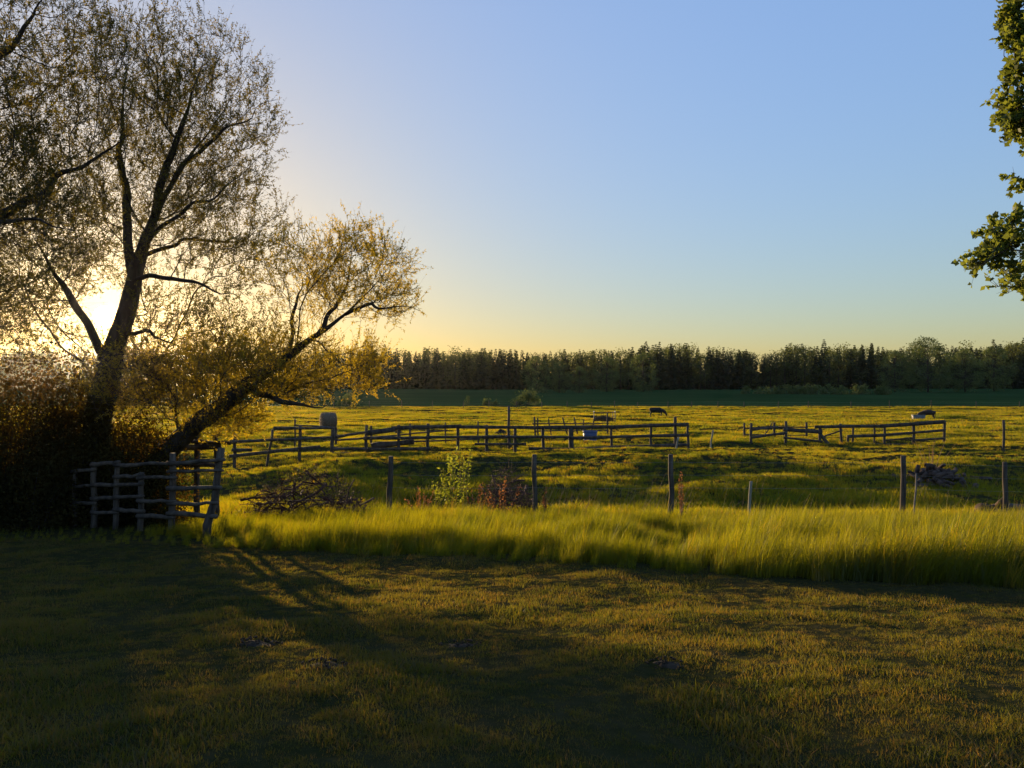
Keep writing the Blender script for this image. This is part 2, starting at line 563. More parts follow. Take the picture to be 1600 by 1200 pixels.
n = 620
py_ = DTREE + 14 + rng.uniform(0, 75, n)
px_ = XP(rng.uniform(-330, 1850, n), py_)
pz_ = height(px_, py_)
pxx = px_ / py_ * F + 800
Ht = (CZ + (600 - (np.interp(pxx, TX, TY) + rng.normal(3, 3, n))) / F * py_ - pz_) / 20
scatter("wood", np.stack([px_, py_, pz_ - .3], -1), np.stack([0 * px_, 0 * px_, rng.uniform(0, 6.28, n)], -1),
        np.stack([Ht * 1.2, Ht * 1.2, Ht], -1), rng.integers(0, 6, n), col_src,
        "deep wood behind the forest edge, one dark mass", "wood")

# trees and bushes standing forward of the edge: (px, base depth, top py, width px, label)
for px, d, top, wpx, lab in (
        (1450, 352, 527, 150, "tallest broad leafy tree at the right end of the hedge row"),
        (1398, 356, 548, 60, "rounded tree between the hedge row and the tallest broad tree"),
        (1508, 350, 546, 70, "broad tree at the right foot of the tallest broad tree"),
        (1553, 372, 540, 60, "upright leafy tree near the right edge of the forest"),
        (838, 335, 556, 62, "broad pale tree standing forward of the forest behind the round bush"),
        (874, 330, 562, 40, "pale pointed tree right of the broad pale tree before the forest"),
        (905, 326, 572, 58, "low broad tree at the right end of the forward clump"),
        (948, 345, 556, 60, "leafy tree just right of the forward clump at the forest foot"),
        (1005, 350, 551, 60, "leafy tree lit at its crown below the high centre of the forest")):
    x = XP(px, d); H = CZ + (600 - top) / F * d - hz(x, d)
    far_tree('wide', x, d, H, lab, None, min(1.35, wpx / F * d / (H * .62)), name="broad_tree")


def leaf_dome(mb, cx, cy, cz, rx, ry, rz, n, size, seed, flat=.0, clump=9):
    r = np.random.default_rng(seed)
    nc = max(6, n // 60)
    u = unit(r.normal(0, 1, (nc, 3))); u[:, 2] = np.abs(u[:, 2])
    cc = u * (r.uniform(.35, 1, (nc, 1)) ** .5) * [rx, ry, rz] * .86
    idx = r.integers(0, nc, n)
    p = cc[idx] + r.normal(0, 1, (n, 3)) * np.array([rx, ry, rz]) / clump * 1.2
    p[:, 2] = np.abs(p[:, 2])
    p += [cx, cy, cz]
    leaves(mb, p, r.normal(0, 1, (n, 3)) + unit(p - [cx, cy, cz]) * .7, size * r.uniform(.7, 1.3, n), size * .5 * r.uniform(.7, 1.3, n), .2)
    return cc + [cx, cy, cz]


def bush(px, d, wpx, top, label, name="bush", group=None, leaf=.45, n=900, mat='far_bush'):
    x = XP(px, d); z = hz(x, d)
    e = empty(name, (x, d, z), label, "bush", group)
    rx = wpx / 2 / F * d
    rz = CZ + (600 - top) / F * d - z
    f = MB(); s = MB()
    cc = leaf_dome(f, x, d, z - .1, rx, rx * .8, rz, n, leaf, int(px * 7 + d))
    for c in cc[:14]:
        tube(s, [(x + rng.normal(0, .1), d, z - .2), tuple((c + [x, d, z]) / 2 + rng.normal(0, .1, 3)), tuple(c)], [.05, .03, .01], 4, False)
    f.build("foliage", M[mat], e); s.build("stems", M['bark'], e)
    return e


bush(825, 172, 52, 607, "round dark bush on the far side of the pasture fence", n=1800, leaf=.4)
bush(766, 172, 26, 617, "small dark bush left of the round dark bush", n=700, leaf=.35)
bush(731, 175, 12, 617, "narrow little shrub left of the two far bushes", n=300, leaf=.3)
bush(545, 172, 40, 612, "dark bush beyond the hay bale, partly behind willow twigs", n=1000, leaf=.4)
bush(490, 178, 40, 608, "dark bush far behind the pole fence under the leaning willow", n=1000, leaf=.4)
bush(840, 322, 40, 590, "low bush at the foot of the broad pale forward tree", n=600, leaf=.7)
for k, px in enumerate(np.linspace(1172, 1385, 13)):
    bush(px + rng.uniform(-4, 4), 283 + rng.uniform(-3, 3), 30 + rng.uniform(-4, 8), 599 + rng.uniform(-3, 3),
         "rounded bush in the long low hedge row before the right forest", "hedge_bush", "bushes of the hedge row", .6, 550)

# ------------------------------------------------------------------ willows
def resample(pts, rad, step):
    pts = np.asarray(pts, float); rad = np.asarray(rad, float)
    # catmull-like smoothing by subdivision
    for _ in range(2):
        q = np.empty((len(pts) * 2 - 1, 3)); q[::2] = pts; q[1::2] = (pts[1:] + pts[:-1]) / 2
        r = np.empty(len(rad) * 2 - 1); r[::2] = rad; r[1::2] = (rad[1:] + rad[:-1]) / 2
        q[1:-1] = .5 * q[1:-1] + .25 * (q[:-2] + q[2:])
        pts, rad = q, r
    s = np.concatenate([[0], np.cumsum(np.linalg.norm(np.diff(pts, axis=0), axis=1))])
    n = max(3, int(s[-1] / step) + 1)
    t = np.linspace(0, s[-1], n)
    return np.stack([np.interp(t, s, pts[:, k]) for k in range(3)], -1), np.interp(t, s, rad)


def willow(name, label, limbs, blobs, leaf_m, seed, bf=.22, tip=.0045, twig_n=3, twig_L=(.25, .6), leaf_n=11, leaf_len=.075, leaf_w=.022,
           up=.6, group=None, cat="tree", zfloor=None, rough=.0):
    global rng
    keep = rng; rng = np.random.default_rng(seed)
    base = np.array(limbs[0][0][0], float)
    gz = hz(base[0], base[1])
    e = empty(name, (base[0], base[1], gz), label, cat, group)
    pos = []; par = []; pl = []; lim = []; lr = []
    for li, (pts, rad) in enumerate(limbs):
        p, r = resample(pts, rad, .16)
        tt_ = np.linspace(0, 1, len(r)); r = np.maximum(r * np.clip((1 - tt_) * 1.8, 0, 1), .006)
        wig = np.stack([vnoise(tt_ * len(r) * .16 / .55 + 7 * li, tt_ * 0 + 3 * k_, seed + k_) for k_ in range(3)], -1)
        p = p + wig * ((.07 if li == 0 else .24) * np.clip(tt_ * 3, 0, 1))[:, None]
        if li:
            A = np.array(pos); k = int(np.argmin(np.linalg.norm(A - p[0], axis=1)))
            p[0] = A[k]; prev = k; l0 = pl[k]; st = 1
        else:
            prev = -1; l0 = 0; st = 0
        for q in range(st, len(p)):
            l0 += .16
            pos.append(p[q]); par.append(prev); pl.append(l0); lim.append(li); lr.append(r[q]); prev = len(pos) - 1
    n0 = len(pos)
    T = []
    for (c, rad3, cnt) in blobs:
        u = unit(rng.normal(0, 1, (cnt, 3))) * (rng.uniform(0.02, 1, (cnt, 1)) ** (1 / 2.6))
        T.append(np.asarray(c) + u * np.asarray(rad3))
    T = np.concatenate(T)
    zf = (gz + .35) if zfloor is None else zfloor
    T = T[T[:, 2] > zf]
    gap = np.hypot(T[:, 0] / T[:, 1] * F + 800 - 165, (CZ - T[:, 2]) / T[:, 1] * F + 600 - 495)
    T = T[gap > 42]          # open gap in the crown left of the trunk
    nT = len(T)
    allp = np.zeros((n0 + nT, 3)); allp[:n0] = pos
    apl = np.zeros(n0 + nT); apl[:n0] = pl
    usable = np.array([k for k in range(n0) if pl[k] > 1.2 or lim[k] > 0])
    D = np.full(nT, 1e9); B = np.zeros(nT, int)
    for k in usable:
        d = np.linalg.norm(T - allp[k], axis=1) + bf * apl[k]
        m = d < D; D[m] = d[m]; B[m] = k
    done = np.zeros(nT, bool); cnt = n0
    Dw = D.copy()
    for _ in range(nT):
        k = int(np.argmin(Dw)); Dw[k] = 1e18; done[k] = True
        b = B[k]
        allp[cnt] = T[k]; par.append(int(b)); apl[cnt] = apl[b] + np.linalg.norm(T[k] - allp[b])
        d = np.linalg.norm(T - T[k], axis=1) + bf * apl[cnt]
        m = (d < D) & ~done
        D[m] = d[m]; Dw[m] = d[m]; B[m] = cnt
        cnt += 1
    par = np.array(par)
    kids = [[] for _ in range(cnt)]
    for k in range(cnt):
        if par[k] >= 0: kids[par[k]].append(k)
    for _ in range(2):
        new = allp.copy()
        for k in range(n0, cnt):
            if kids[k]:
                new[k] = .5 * allp[k] + .25 * allp[par[k]] + .25 * np.mean(allp[kids[k]], axis=0)
        allp = new
    ex = 2.35
    acc = np.zeros(cnt)
    R = np.zeros(cnt)
    for k in range(cnt - 1, -1, -1):
        R[k] = max(acc[k] ** (1 / ex), tip)
        if k < n0: R[k] = max(R[k], lr[k]) if R[k] < lr[k] else lr[k] * .5 + R[k] * .5
        if par[k] >= 0 and k >= n0: acc[par[k]] += R[k] ** ex
    # limbs
    for li in range(len(limbs)):
        ids = [k for k in range(n0) if lim[k] == li]
        pts = [allp[k] for k in ids]; rr = [lr[k] for k in ids]
        if li:
            pk = par[ids[0]]; pts = [allp[pk]] + pts; rr = [rr[0]] + rr
        else:
            pts = [pts[0] - [0, 0, .35]] + pts; rr = [rr[0] * 1.25] + rr
        m = MB(); tube(m, pts, rr, 10, True, .05)
        part_ = m.build("trunk" if li == 0 else "limb", M['bark'], e if li == 0 else trunk_, smooth=True)
        if li == 0: trunk_ = part_
    # branches
    m = MB()
    for k in range(n0, cnt):
        pk = par[k]
        first = True
        if pk >= n0:
            mk = max(kids[pk], key=lambda c: R[c])
            first = (mk != k)
        if not first: continue
        chain = [pk, k]
        while kids[chain[-1]]:
            chain.append(max(kids[chain[-1]], key=lambda c: R[c]))
        pts = allp[chain]; rr = R[chain].copy(); rr[0] = min(rr[0], R[k] * 1.1)
        s = 6 if R[k] > .03 else (4 if R[k] > .012 else 3)
        if len(pts) > 2:
            pts, rr = resample(pts, rr, max(.12, .0))
        tube(m, pts, rr, s, False)
    br_ = m.build("branches", M['bark'], e)
    # twigs and leaves
    tn = np.arange(n0, cnt)
    tn = np.repeat(tn, twig_n)
    n = len(tn)
    pd = unit(allp[tn] - allp[par[tn]])
    d = pd * .7 + rng.normal(0, .55, (n, 3)) + [0, 0, up]
    L = rng.uniform(*twig_L, n) * np.where(rng.random(n) < .12, 1.5, 1)
    tm = MB(); C = twigs(tm, allp[tn], d, L, np.full(n, .0042), rng.normal(0, .12, (n, 3)) + [0, 0, .12])
    tm.build("twigs", M['twig'], br_)
    lm = MB()
    dens = .35 + 1.3 * (vnoise(allp[tn][:, 0] * 1.3 + allp[tn][:, 1], allp[tn][:, 2] * 1.3, seed) + .5)
    nl = np.clip(rng.poisson(leaf_n * dens), 0, 40)
    idx = np.repeat(np.arange(n), nl); t = rng.uniform(.15, 1.0, len(idx)) * 3
    i0 = np.minimum(t.astype(int), 2); f = (t - i0)[:, None]
    p = C[idx, i0] * (1 - f) + C[idx, i0 + 1] * f
    dd = unit(d[idx]) * .6 + rng.normal(0, .7, (len(idx), 3))
    leaves(lm, p, dd, leaf_len * rng.uniform(.6, 1.3, len(idx)), leaf_w * rng.uniform(.7, 1.3, len(idx)), .15)
    lm.build("foliage", M[leaf_m], e)
    rng = keep
    return e


def PL(Y, pts, px2m=None):
    """pixel polyline (px, py, half width px, depth offset) at depth Y -> points, radii"""
    out = []; rad = []
    for q in pts:
        dy = q[3] if len(q) > 3 else 0
        out.append(P(q[0], q[1], Y + dy)); rad.append(q[2] / F * Y)
    return out, rad


def BL(Y, px, py, rx, ry, rd, cnt, dy=0):
    k = Y / F
    return (P(px, py, Y + dy), (rx * k, rd, ry * k), cnt)


YW = 20.0
main_limbs = [
    PL(YW, [(150, 790, 24), (150, 700, 22), (156, 620, 20), (174, 560, 17), (195, 500, 14), (208, 440, 13), (219, 395, 11.5), (243, 335, 9), (270, 280, 7, .3), (310, 222, 5, .6), (350, 175, 3.5, .8), (385, 120, 2, 1)]),
    PL(YW, [(243, 335, 7), (255, 270, 6, -.3), (270, 220, 4.5, -.5), (292, 165, 3, -.7), (318, 105, 2, -.9), (330, 50, 1.2, -1)]),
    PL(YW, [(207, 432, 8), (196, 360, 7, .6), (187, 280, 6, .9), (186, 210, 5, 1.1), (196, 130, 3, 1.2), (206, 50, 2, 1.2)]),
    PL(YW, [(168, 570, 8), (134, 505, 6, -.5), (106, 460, 5.5, -.8), (75, 405, 4.5, -1.1), (40, 350, 3, -1.3)]),
    PL(YW, [(222, 385, 4), (262, 345, 3, -.7), (310, 320, 2.5, -1), (360, 290, 2, -1.2), (410, 240, 1.3, -1.3)]),
    PL(YW, [(205, 440, 4), (240, 428, 3.5, -.4), (290, 438, 3, -.7), (345, 455, 2, -.9), (395, 480, 1.2, -1)]),
    PL(YW, [(214, 405, 4), (260, 380, 3, .8), (320, 372, 2.5, 1.3), (380, 378, 2, 1.5), (425, 360, 1.2, 1.6)]),
    PL(YW, [(190, 520, 4), (220, 515, 3, -.5), (255, 520, 2.5, -.7), (300, 545, 2, -.8)]),
    PL(YW, [(180, 580, 4), (210, 562, 3.5, -.4), (238, 576, 3, -.6), (262, 612, 2, -.6), (280, 640, 1.2, -.5)]),
    PL(YW, [(270, 280, 4), (320, 225, 3, -.5), (375, 195, 2, -.8), (430, 160, 1.3, -1)]),
]
main_blobs = [
    BL(YW, 300, 190, 135, 160, 2.6, 800), BL(YW, 200, 200, 150, 210, 2.8, 700), BL(YW, 330, 360, 115, 110, 2.3, 520),
    BL(YW, 120, 380, 130, 130, 2.6, 520), BL(YW, 300, 520, 150, 70, 2.2, 420), BL(YW, 210, 600, 110, 55, 1.8, 260, -.6),
    BL(YW, 60, 480, 100, 110, 2.3, 300),
]
willow("willow_tree", "tall spreading willow with the low sun shining past its trunk", main_limbs, main_blobs, 'willow_leaf', 5)

YL = 18.9
lean_limbs = [
    PL(YL, [(205, 790, 17), (240, 725, 16), (285, 682, 15), (330, 645, 14), (370, 612, 12.5), (420, 576, 10.5), (470, 541, 8), (510, 512, 6.2), (545, 490, 5), (575, 462, 3.6), (605, 420, 2.5), (632, 385, 1.5)]),
    PL(YL, [(500, 520, 4), (530, 470, 3, .5), (542, 425, 2.2, .8), (548, 375, 1.4, 1)]),
    PL(YL, [(545, 490, 3), (585, 478, 2.5, -.4), (620, 475, 1.8, -.6), (648, 485, 1.2, -.7)]),
    PL(YL, [(395, 613, 5), (425, 618, 4.5, -.4), (455, 632, 4, -.6), (482, 644, 3, -.7), (508, 634, 2, -.7), (520, 612, 1.3, -.7)]),
    PL(YL, [(450, 556, 3.5), (462, 500, 3, .4), (466, 450, 2, .6), (470, 390, 1.2, .8)]),
    PL(YL, [(345, 638, 6), (372, 634, 5, .5), (392, 630, 3, .7)]),
]
lean_blobs = [
    BL(YL, 560, 432, 84, 76, 1.7, 250), BL(YL, 475, 440, 66, 82, 1.7, 190), BL(YL, 455, 580, 125, 58, 2.3, 400), BL(YL, 350, 595, 130, 65, 2.4, 360),
    BL(YL, 250, 605, 95, 60, 2.0, 210), BL(YL, 605, 470, 50, 34, 1.1, 60), BL(YL, 575, 575, 28, 42, .7, 90), BL(YL, 350, 665, 60, 25, 1.2, 130),
]
willow("leaning_willow_tree", "willow trunk leaning low to the right over the pole fence", lean_limbs, lean_blobs, 'sunlit_leaf', 6, leaf_n=12, up=.6)

YT = 15.5
left_limbs = [
    PL(YT, [(-190, 830, 26), (-185, 650, 23), (-170, 480, 20), (-140, 330, 16), (-100, 200, 12), (-50, 90, 8), (0, -10, 5)]),
    PL(YT, [(-150, 375, 11), (-80, 372, 9.5, .3), (0, 342, 8, .5), (50, 312, 7, .7), (100, 272, 6, .8), (150, 238, 4.5, .9), (200, 212, 3, 1), (250, 180, 1.5, 1)]),
    PL(YT, [(-110, 225, 8), (-40, 140, 7, -.4), (10, 70, 6, -.6), (60, 20, 4, -.7), (110, -40, 2, -.8)]),
    PL(YT, [(-60, 365, 5), (10, 350, 4, -.6), (70, 352, 3, -.9), (130, 360, 2, -1)]),
]
left_blobs = [
    BL(YT, 60, 110, 140, 160, 2.2, 620), BL(YT, 20, 320, 130, 110, 2.2, 520), BL(YT, -160, 200, 170, 260, 2.8, 520), BL(YT, -40, 480, 120, 80, 1.8, 260),
]
willow("left_edge_willow_tree", "willow reaching in from the left edge with a long bare limb", left_limbs, left_blobs, 'willow_leaf', 7, twig_n=3)

YR = 9.2
pop_limbs = [
    PL(YR, [(1760, 900, 22), (1755, 700, 20), (1745, 480, 17), (1735, 260, 14), (1725, 40, 11), (1715, -200, 7)]),
    PL(YR, [(1745, 470, 7), (1680, 420, 5, -.2), (1630, 405, 3.5, -.2), (1580, 398, 2.2, -.3), (1535, 402, 1.2, -.3)]),
    PL(YR, [(1738, 330, 7), (1680, 230, 5, .2), (1640, 165, 4, .2), (1610, 120, 2.5, .3), (1585, 90, 1.5, .3)]),
    PL(YR, [(1745, 500, 6), (1690, 470, 4), (1640, 450, 3), (1605, 445, 1.5)]),
    PL(YR, [(1730, 120, 7), (1690, 40, 5), (1640, -20, 4), (1600, -30, 2)]),
]
pop_blobs = [
    BL(YR, 1572, 378, 36, 42, .35, 30), BL(YR, 1545, 400, 30, 14, .25, 16), BL(YR, 1582, 438, 18, 22, .25, 12), BL(YR, 1598, 130, 18, 95, .35, 60),
    BL(YR, 1592, 20, 12, 40, .3, 14), BL(YR, 1600, 285, 6, 16, .2, 4), BL(YR, 1720, 130, 90, 330, .9, 420), BL(YR, 1680, 420, 60, 70, .7, 90),
    BL(YR, 1582, 180, 14, 30, .2, 12),
]
willow("poplar_tree", "poplar at the right edge with two leafy boughs reaching into view", pop_limbs, pop_blobs, 'poplar_leaf', 8, bf=.25, twig_n=4,
       twig_L=(.1, .22), leaf_n=9, leaf_len=.07, leaf_w=.058, up=.15, tip=.003)

# dense bushes below the willows
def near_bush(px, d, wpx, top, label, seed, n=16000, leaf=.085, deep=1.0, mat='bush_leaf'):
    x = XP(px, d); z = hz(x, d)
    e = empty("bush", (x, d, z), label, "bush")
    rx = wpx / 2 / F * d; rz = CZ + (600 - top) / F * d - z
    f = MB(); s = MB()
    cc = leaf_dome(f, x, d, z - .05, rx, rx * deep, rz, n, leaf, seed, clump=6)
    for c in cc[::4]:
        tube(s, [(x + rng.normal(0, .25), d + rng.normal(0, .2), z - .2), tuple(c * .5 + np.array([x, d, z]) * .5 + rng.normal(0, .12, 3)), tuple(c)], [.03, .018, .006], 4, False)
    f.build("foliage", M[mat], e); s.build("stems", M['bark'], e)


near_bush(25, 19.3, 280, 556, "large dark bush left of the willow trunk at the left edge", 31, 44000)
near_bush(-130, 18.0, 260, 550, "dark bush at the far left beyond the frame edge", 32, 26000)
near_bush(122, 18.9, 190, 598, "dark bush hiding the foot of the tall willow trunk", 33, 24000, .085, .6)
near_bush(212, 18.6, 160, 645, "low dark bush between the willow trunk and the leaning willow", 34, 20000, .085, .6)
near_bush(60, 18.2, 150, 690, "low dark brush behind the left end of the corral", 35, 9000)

# ------------------------------------------------------------------ fences
def fence(name, label, dep, posts, rails, cat="fence", post_mat='post', rail_mat='wood', face=-1):
    x0 = posts[0][2]; Y0 = dep(x0)
    e = empty(name, (XP(x0, Y0), Y0, hz(XP(x0, Y0), Y0)), label, cat)
    for (xt, yt, xb, yb, w) in posts:
        Y = dep((xt + xb) / 2)
        top = P(xt, yt, Y); bot = P(xb, yb, Y)
        g = hz(bot[0], Y) - .25
        if bot[2] > g:
            k = (top[2] - g) / max(.2, top[2] - bot[2]); bot = top + (bot - top) * k
        r = w / 2 / F * Y
        log_mb(bot, top, r * 1.05, r * .95, 8, 5).build("post", M[post_mat], e)
    for rl in rails:
        xa, ya, xb, yb, w, kind = rl[:6]
        off = rl[6] if len(rl) > 6 else face
        Ya = dep(xa) + off * .105; Yb = dep(xb) + off * .105
        a = P(xa, ya, Ya); b = P(xb, yb, Yb)
        h_ = w / F * Ya
        if kind == 'log':
            log_mb(a, b, h_ / 2 * 1.1, h_ / 2 * .85, 8, 6, .012).build("rail", M[rail_mat], e)
        else:
            board_mb(a, b, h_, .045).build("rail", M[rail_mat], e)
    return e


lerp = lambda x0, y0, x1, y1: (lambda px: y0 + (y1 - y0) * (px - x0) / (x1 - x0))
dA = lerp(520, 40.5, 1075, 42.5)
fence("pole_fence", "long weathered pole and board fence across the middle of the pasture", dA,
      [(520, 668, 519, 718, 6), (573, 664, 572, 715, 5), (623, 664, 623, 712, 5), (669, 662, 668, 710, 5), (715, 664, 715, 708, 5), (760, 664, 760, 708, 5),
       (805, 667, 805, 706, 5), (848, 666, 849, 708, 5), (892, 667, 893, 706, 8), (955, 668, 956, 709, 4), (1017, 662, 1017, 710, 4), (1055, 651, 1055, 697, 5), (1075, 663, 1075, 709, 4)],
      [(524, 682, 575, 675, 4, 'log'), (571, 677, 617, 671, 8, 'board'), (612, 669, 720, 666, 6, 'board'), (715, 667, 850, 668, 5, 'board'),
       (845, 668, 960, 667, 5.5, 'board'), (952, 668, 1076, 663, 5.5, 'board'),
       (568, 685, 672, 684, 5, 'log'), (665, 683, 765, 683, 4.5, 'board'), (755, 683, 895, 683, 4.5, 'log'), (888, 685, 1020, 681, 4.5, 'board'), (1012, 681, 1077, 680, 5, 'board'),
       (520, 702, 575, 701, 4.5, 'log'), (570, 702, 672, 701, 4.5, 'board'), (742, 694, 822, 694, 4, 'board'), (520, 709, 625, 710, 4, 'board'),
       (826, 701, 895, 702, 5, 'board'), (888, 702, 960, 699, 5, 'log'), (950, 699, 1077, 695, 5, 'board'),
       (580, 697, 647, 690, 9, 'log', 1.3)])
dB = lerp(340, 34.5, 520, 39)
fence("pole_fence", "short run of pole fence with a leaning post, left of the corner post", dB,
      [(426, 671, 418, 722, 4), (469, 664, 468, 719, 5), (367, 678, 366, 725, 5)],
      [(428, 669, 520, 669, 5, 'log'), (358, 691, 518, 683, 5, 'log'), (358, 713, 500, 698, 5.5, 'board'), (362, 703, 394, 703, 5, 'board')])
dC = lerp(1163, 48, 1476, 49)
fence("board_fence", "broken board fence with a slanting brace on the right of the pasture", dC,
      [(1174, 661, 1173, 697, 4), (1228, 658, 1228, 700, 4.5), (1281, 668, 1281, 695, 5), (1313, 662, 1315, 698, 4), (1333, 664, 1332, 694, 3.5), (1366, 665, 1366, 694, 3),
       (1382, 667, 1382, 694, 4), (1427, 661, 1428, 697, 4.5), (1476, 657, 1476, 692, 4), (1325, 681, 1325, 698, 4)],
      [(1172, 684, 1230, 676, 4, 'board'), (1172, 695, 1230, 698, 4, 'board'), (1172, 672, 1212, 668, 3, 'log', 1), (1208, 668, 1230, 667, 2.5, 'log', 1),
       (1224, 671, 1285, 675, 6, 'board'), (1224, 684, 1285, 690, 3.5, 'board'), (1280, 676, 1298, 699, 5, 'board'),
       (1273, 667, 1380, 666, 5, 'board'), (1375, 666, 1477, 659, 6, 'board'), (1324, 682, 1384, 680, 5, 'board'), (1378, 680, 1477, 672, 4, 'board'),
       (1328, 694, 1430, 695, 3.5, 'board'), (1425, 688, 1477, 685, 3.5, 'board'), (1286, 683, 1316, 672, 2.5, 'log', 1), (1380, 688, 1430, 684, 2.5, 'board', 1)])
dD = lerp(1163, 56, 1300, 57)
fence("pole_fence", "few thin posts with a crooked rail behind the broken board fence", dD,
      [(1163, 661, 1163, 688, 3.5), (1210, 660, 1210, 690, 3.5), (1260, 660, 1260, 692, 3.5), (1207, 660, 1200, 672, 2)],
      [(1162, 670, 1212, 666, 2, 'log'), (1208, 667, 1262, 668, 2, 'log'), (1162, 679, 1262, 680, 1.5, 'log')])
dE = lerp(835, 55, 960, 60)
fence("pole_fence", "row of tilted thin posts behind the long pole fence, left of the hay rack", dE,
      [(835, 651, 837, 684, 3), (840, 653, 841, 684, 2.5), (857, 654, 862, 684, 2), (879, 652, 888, 683, 2.5), (897, 652, 903, 683, 2.5), (912, 655, 912, 683, 2), (949, 645, 949, 679, 2.5), (930, 650, 923, 676, 2.5)],
      [(832, 662, 915, 662, 2, 'log'), (910, 662, 952, 661, 2, 'log'), (836, 674, 950, 672, 1.5, 'log')])
dF = lerp(461, 46, 760, 47)
fence("pole_fence", "thin second pole fence showing through behind the long fence", dF,
      [(461, 655, 461, 692, 3), (525, 668, 525, 702, 4), (580, 665, 580, 700, 4), (641, 662, 641, 700, 3), (696, 660, 696, 698, 2.5), (747, 658, 747, 694, 2.5)],
      [(460, 664, 526, 668, 2.5, 'log'), (524, 688, 583, 684, 3, 'log'), (578, 684, 700, 672, 2.5, 'log'), (640, 690, 750, 686, 2.5, 'log')])

# near corral by the willows
dN = lerp(92, 18.6, 338, 15.6)
fence("corral_fence", "near corral of grey poles between upright posts under the willows", dN,
      [(60, 745, 60, 800, 7), (92, 738, 93, 803, 7), (117, 738, 117, 806, 8), (147, 722, 146, 810, 9), (184, 720, 180, 812, 8), (221, 738, 220, 818, 9), (270, 708, 268, 828, 10), (346, 700, 326, 832, 12)],
      [(55, 764, 120, 762, 6, 'log'), (55, 790, 122, 791, 6, 'log'), (112, 737, 150, 733, 6, 'log'), (115, 760, 150, 758, 5, 'log'), (115, 786, 150, 786, 6, 'log'),
       (143, 726, 186, 722, 7, 'log'), (143, 758, 224, 756, 6, 'log'), (143, 779, 186, 777, 6, 'log'), (143, 800, 184, 801, 6, 'log'),
       (178, 726, 275, 724, 6, 'log'), (178, 745, 225, 743, 6, 'log'), (178, 776, 224, 775, 6, 'log'), (178, 796, 225, 799, 7, 'log'),
       (215, 747, 275, 746, 6, 'log'), (215, 782, 275, 783, 6, 'log'), (215, 806, 272, 808, 7, 'log'),
       (262, 724, 350, 718, 7, 'log'), (262, 763, 345, 762, 7, 'log'), (262, 787, 340, 786, 6, 'log'), (262, 803, 338, 807, 8, 'log'), (262, 737, 348, 735, 5, 'log')])
dG = lerp(250, 21.5, 345, 20.5)
fence("corral_fence", "far side of the near corral, posts and rails seen through it", dG,
      [(245, 690, 245, 760, 8), (308, 664, 308, 745, 9), (336, 680, 338, 745, 8)],
      [(235, 702, 345, 697, 9, 'board'), (235, 725, 345, 727, 7, 'log'), (300, 690, 360, 693, 6, 'log')])

# wire fence behind the tall grass
dW = lerp(610, 20.6, 1570, 21.2)
we = fence("wire_fence", "wire fence on square grey posts behind the tall grass", dW,
           [(611, 713, 608, 792, 9), (835, 710, 836, 795, 8), (1048, 710, 1049, 795, 8), (1411, 712, 1411, 795, 8), (1570, 722, 1571, 798, 8), (1790, 722, 1791, 798, 8)], [])
for yy in (722, 742, 762):
    m = MB()
    knots = [(611, 0), (835, 0), (1048, 0), (1411, 0), (1570, 6), (1790, 6)]
    pts = []
    for k in range(len(knots) - 1):
        for s in np.linspace(0, 1, 8)[:-1]:
            px = knots[k][0] * (1 - s) + knots[k + 1][0] * s; o = knots[k][1] * (1 - s) + knots[k + 1][1] * s
            pts.append(P(px, yy + o + 5 * s * (1 - s), dW(px) - .085))
    tube(m, pts, .0022, 4, False); m.build("wire", M['wire'], we)
for px, top, bot, w, lab in ((1172, 752, 792, 5, "short pale wooden stake standing in the tall grass"), (1430, 740, 795, 3, "thin grey metal stake beside the wire fence post")):
    Y = 20.4; a = P(px + 1.5, top, Y); b = P(px - 2, bot, Y); b[2] = hz(b[0], Y) - .2
    o = log_mb(b, a, w / 2 / F * Y, w / 2 / F * Y * .9, 6, 5, .008).build("stake", M['pale_wood' if w > 3 else 'steel'], origin=(b[0], Y, b[2]))
    tag(o, lab, "stake")
# lone posts
for px, top, Y, w, lab in ((795, 634, 44.5, 4, "tall lone dark post rising above the middle of the long pole fence"),
                           (1568, 656, 40, 4, "lone post near the right edge of the pasture"),
                           (1114, 672, 44, 3, "thin pale leaning post in the gap between the fences"),
                           (1060, 683, 41, 3, "pale broken picket leaning at the right end of the long fence")):
    a = P(px, top, Y); b = a.copy(); b[2] = hz(b[0], Y) - .25
    if w == 3: b[0] -= .18
    o = log_mb(b, a, w / 2 / F * Y * 1.05, w / 2 / F * Y * .95, 8, 5).build("lone_post", M['post' if w > 3 else 'pale_wood'], origin=tuple(b))
    tag(o, lab, "post")
# far field fence
FX = [460, 490, 522, 577, 628, 676, 724, 764, 807, 847, 886, 924, 960, 997, 1044, 1080, 1122, 1163, 1216, 1263, 1330, 1390, 1455, 1525, 1593, 1660, 1720]
fe = empty("field_fence", (XP(460, 152), 152, hz(XP(460, 152), 152)), "thin line of posts and wire along the far edge of the sunlit pasture", "fence")
tops = []
for px in FX:
    Y = 152 + rng.uniform(-.5, .5); x = XP(px, Y); z = hz(x, Y)
    h_ = rng.uniform(1.25, 1.5)
    log_mb((x, Y, z - .3), (x + rng.normal(0, .04), Y, z + h_), .085, .075, 6, 3).build("post", M['post'], fe)
    tops.append((x, Y - .07, z + 1.15))
for dz in (0, -.35, -.7):
    m = MB(); tube(m, np.array(tops) + [0, 0, dz], .006, 3, False); m.build("wire", M['wire'], fe)

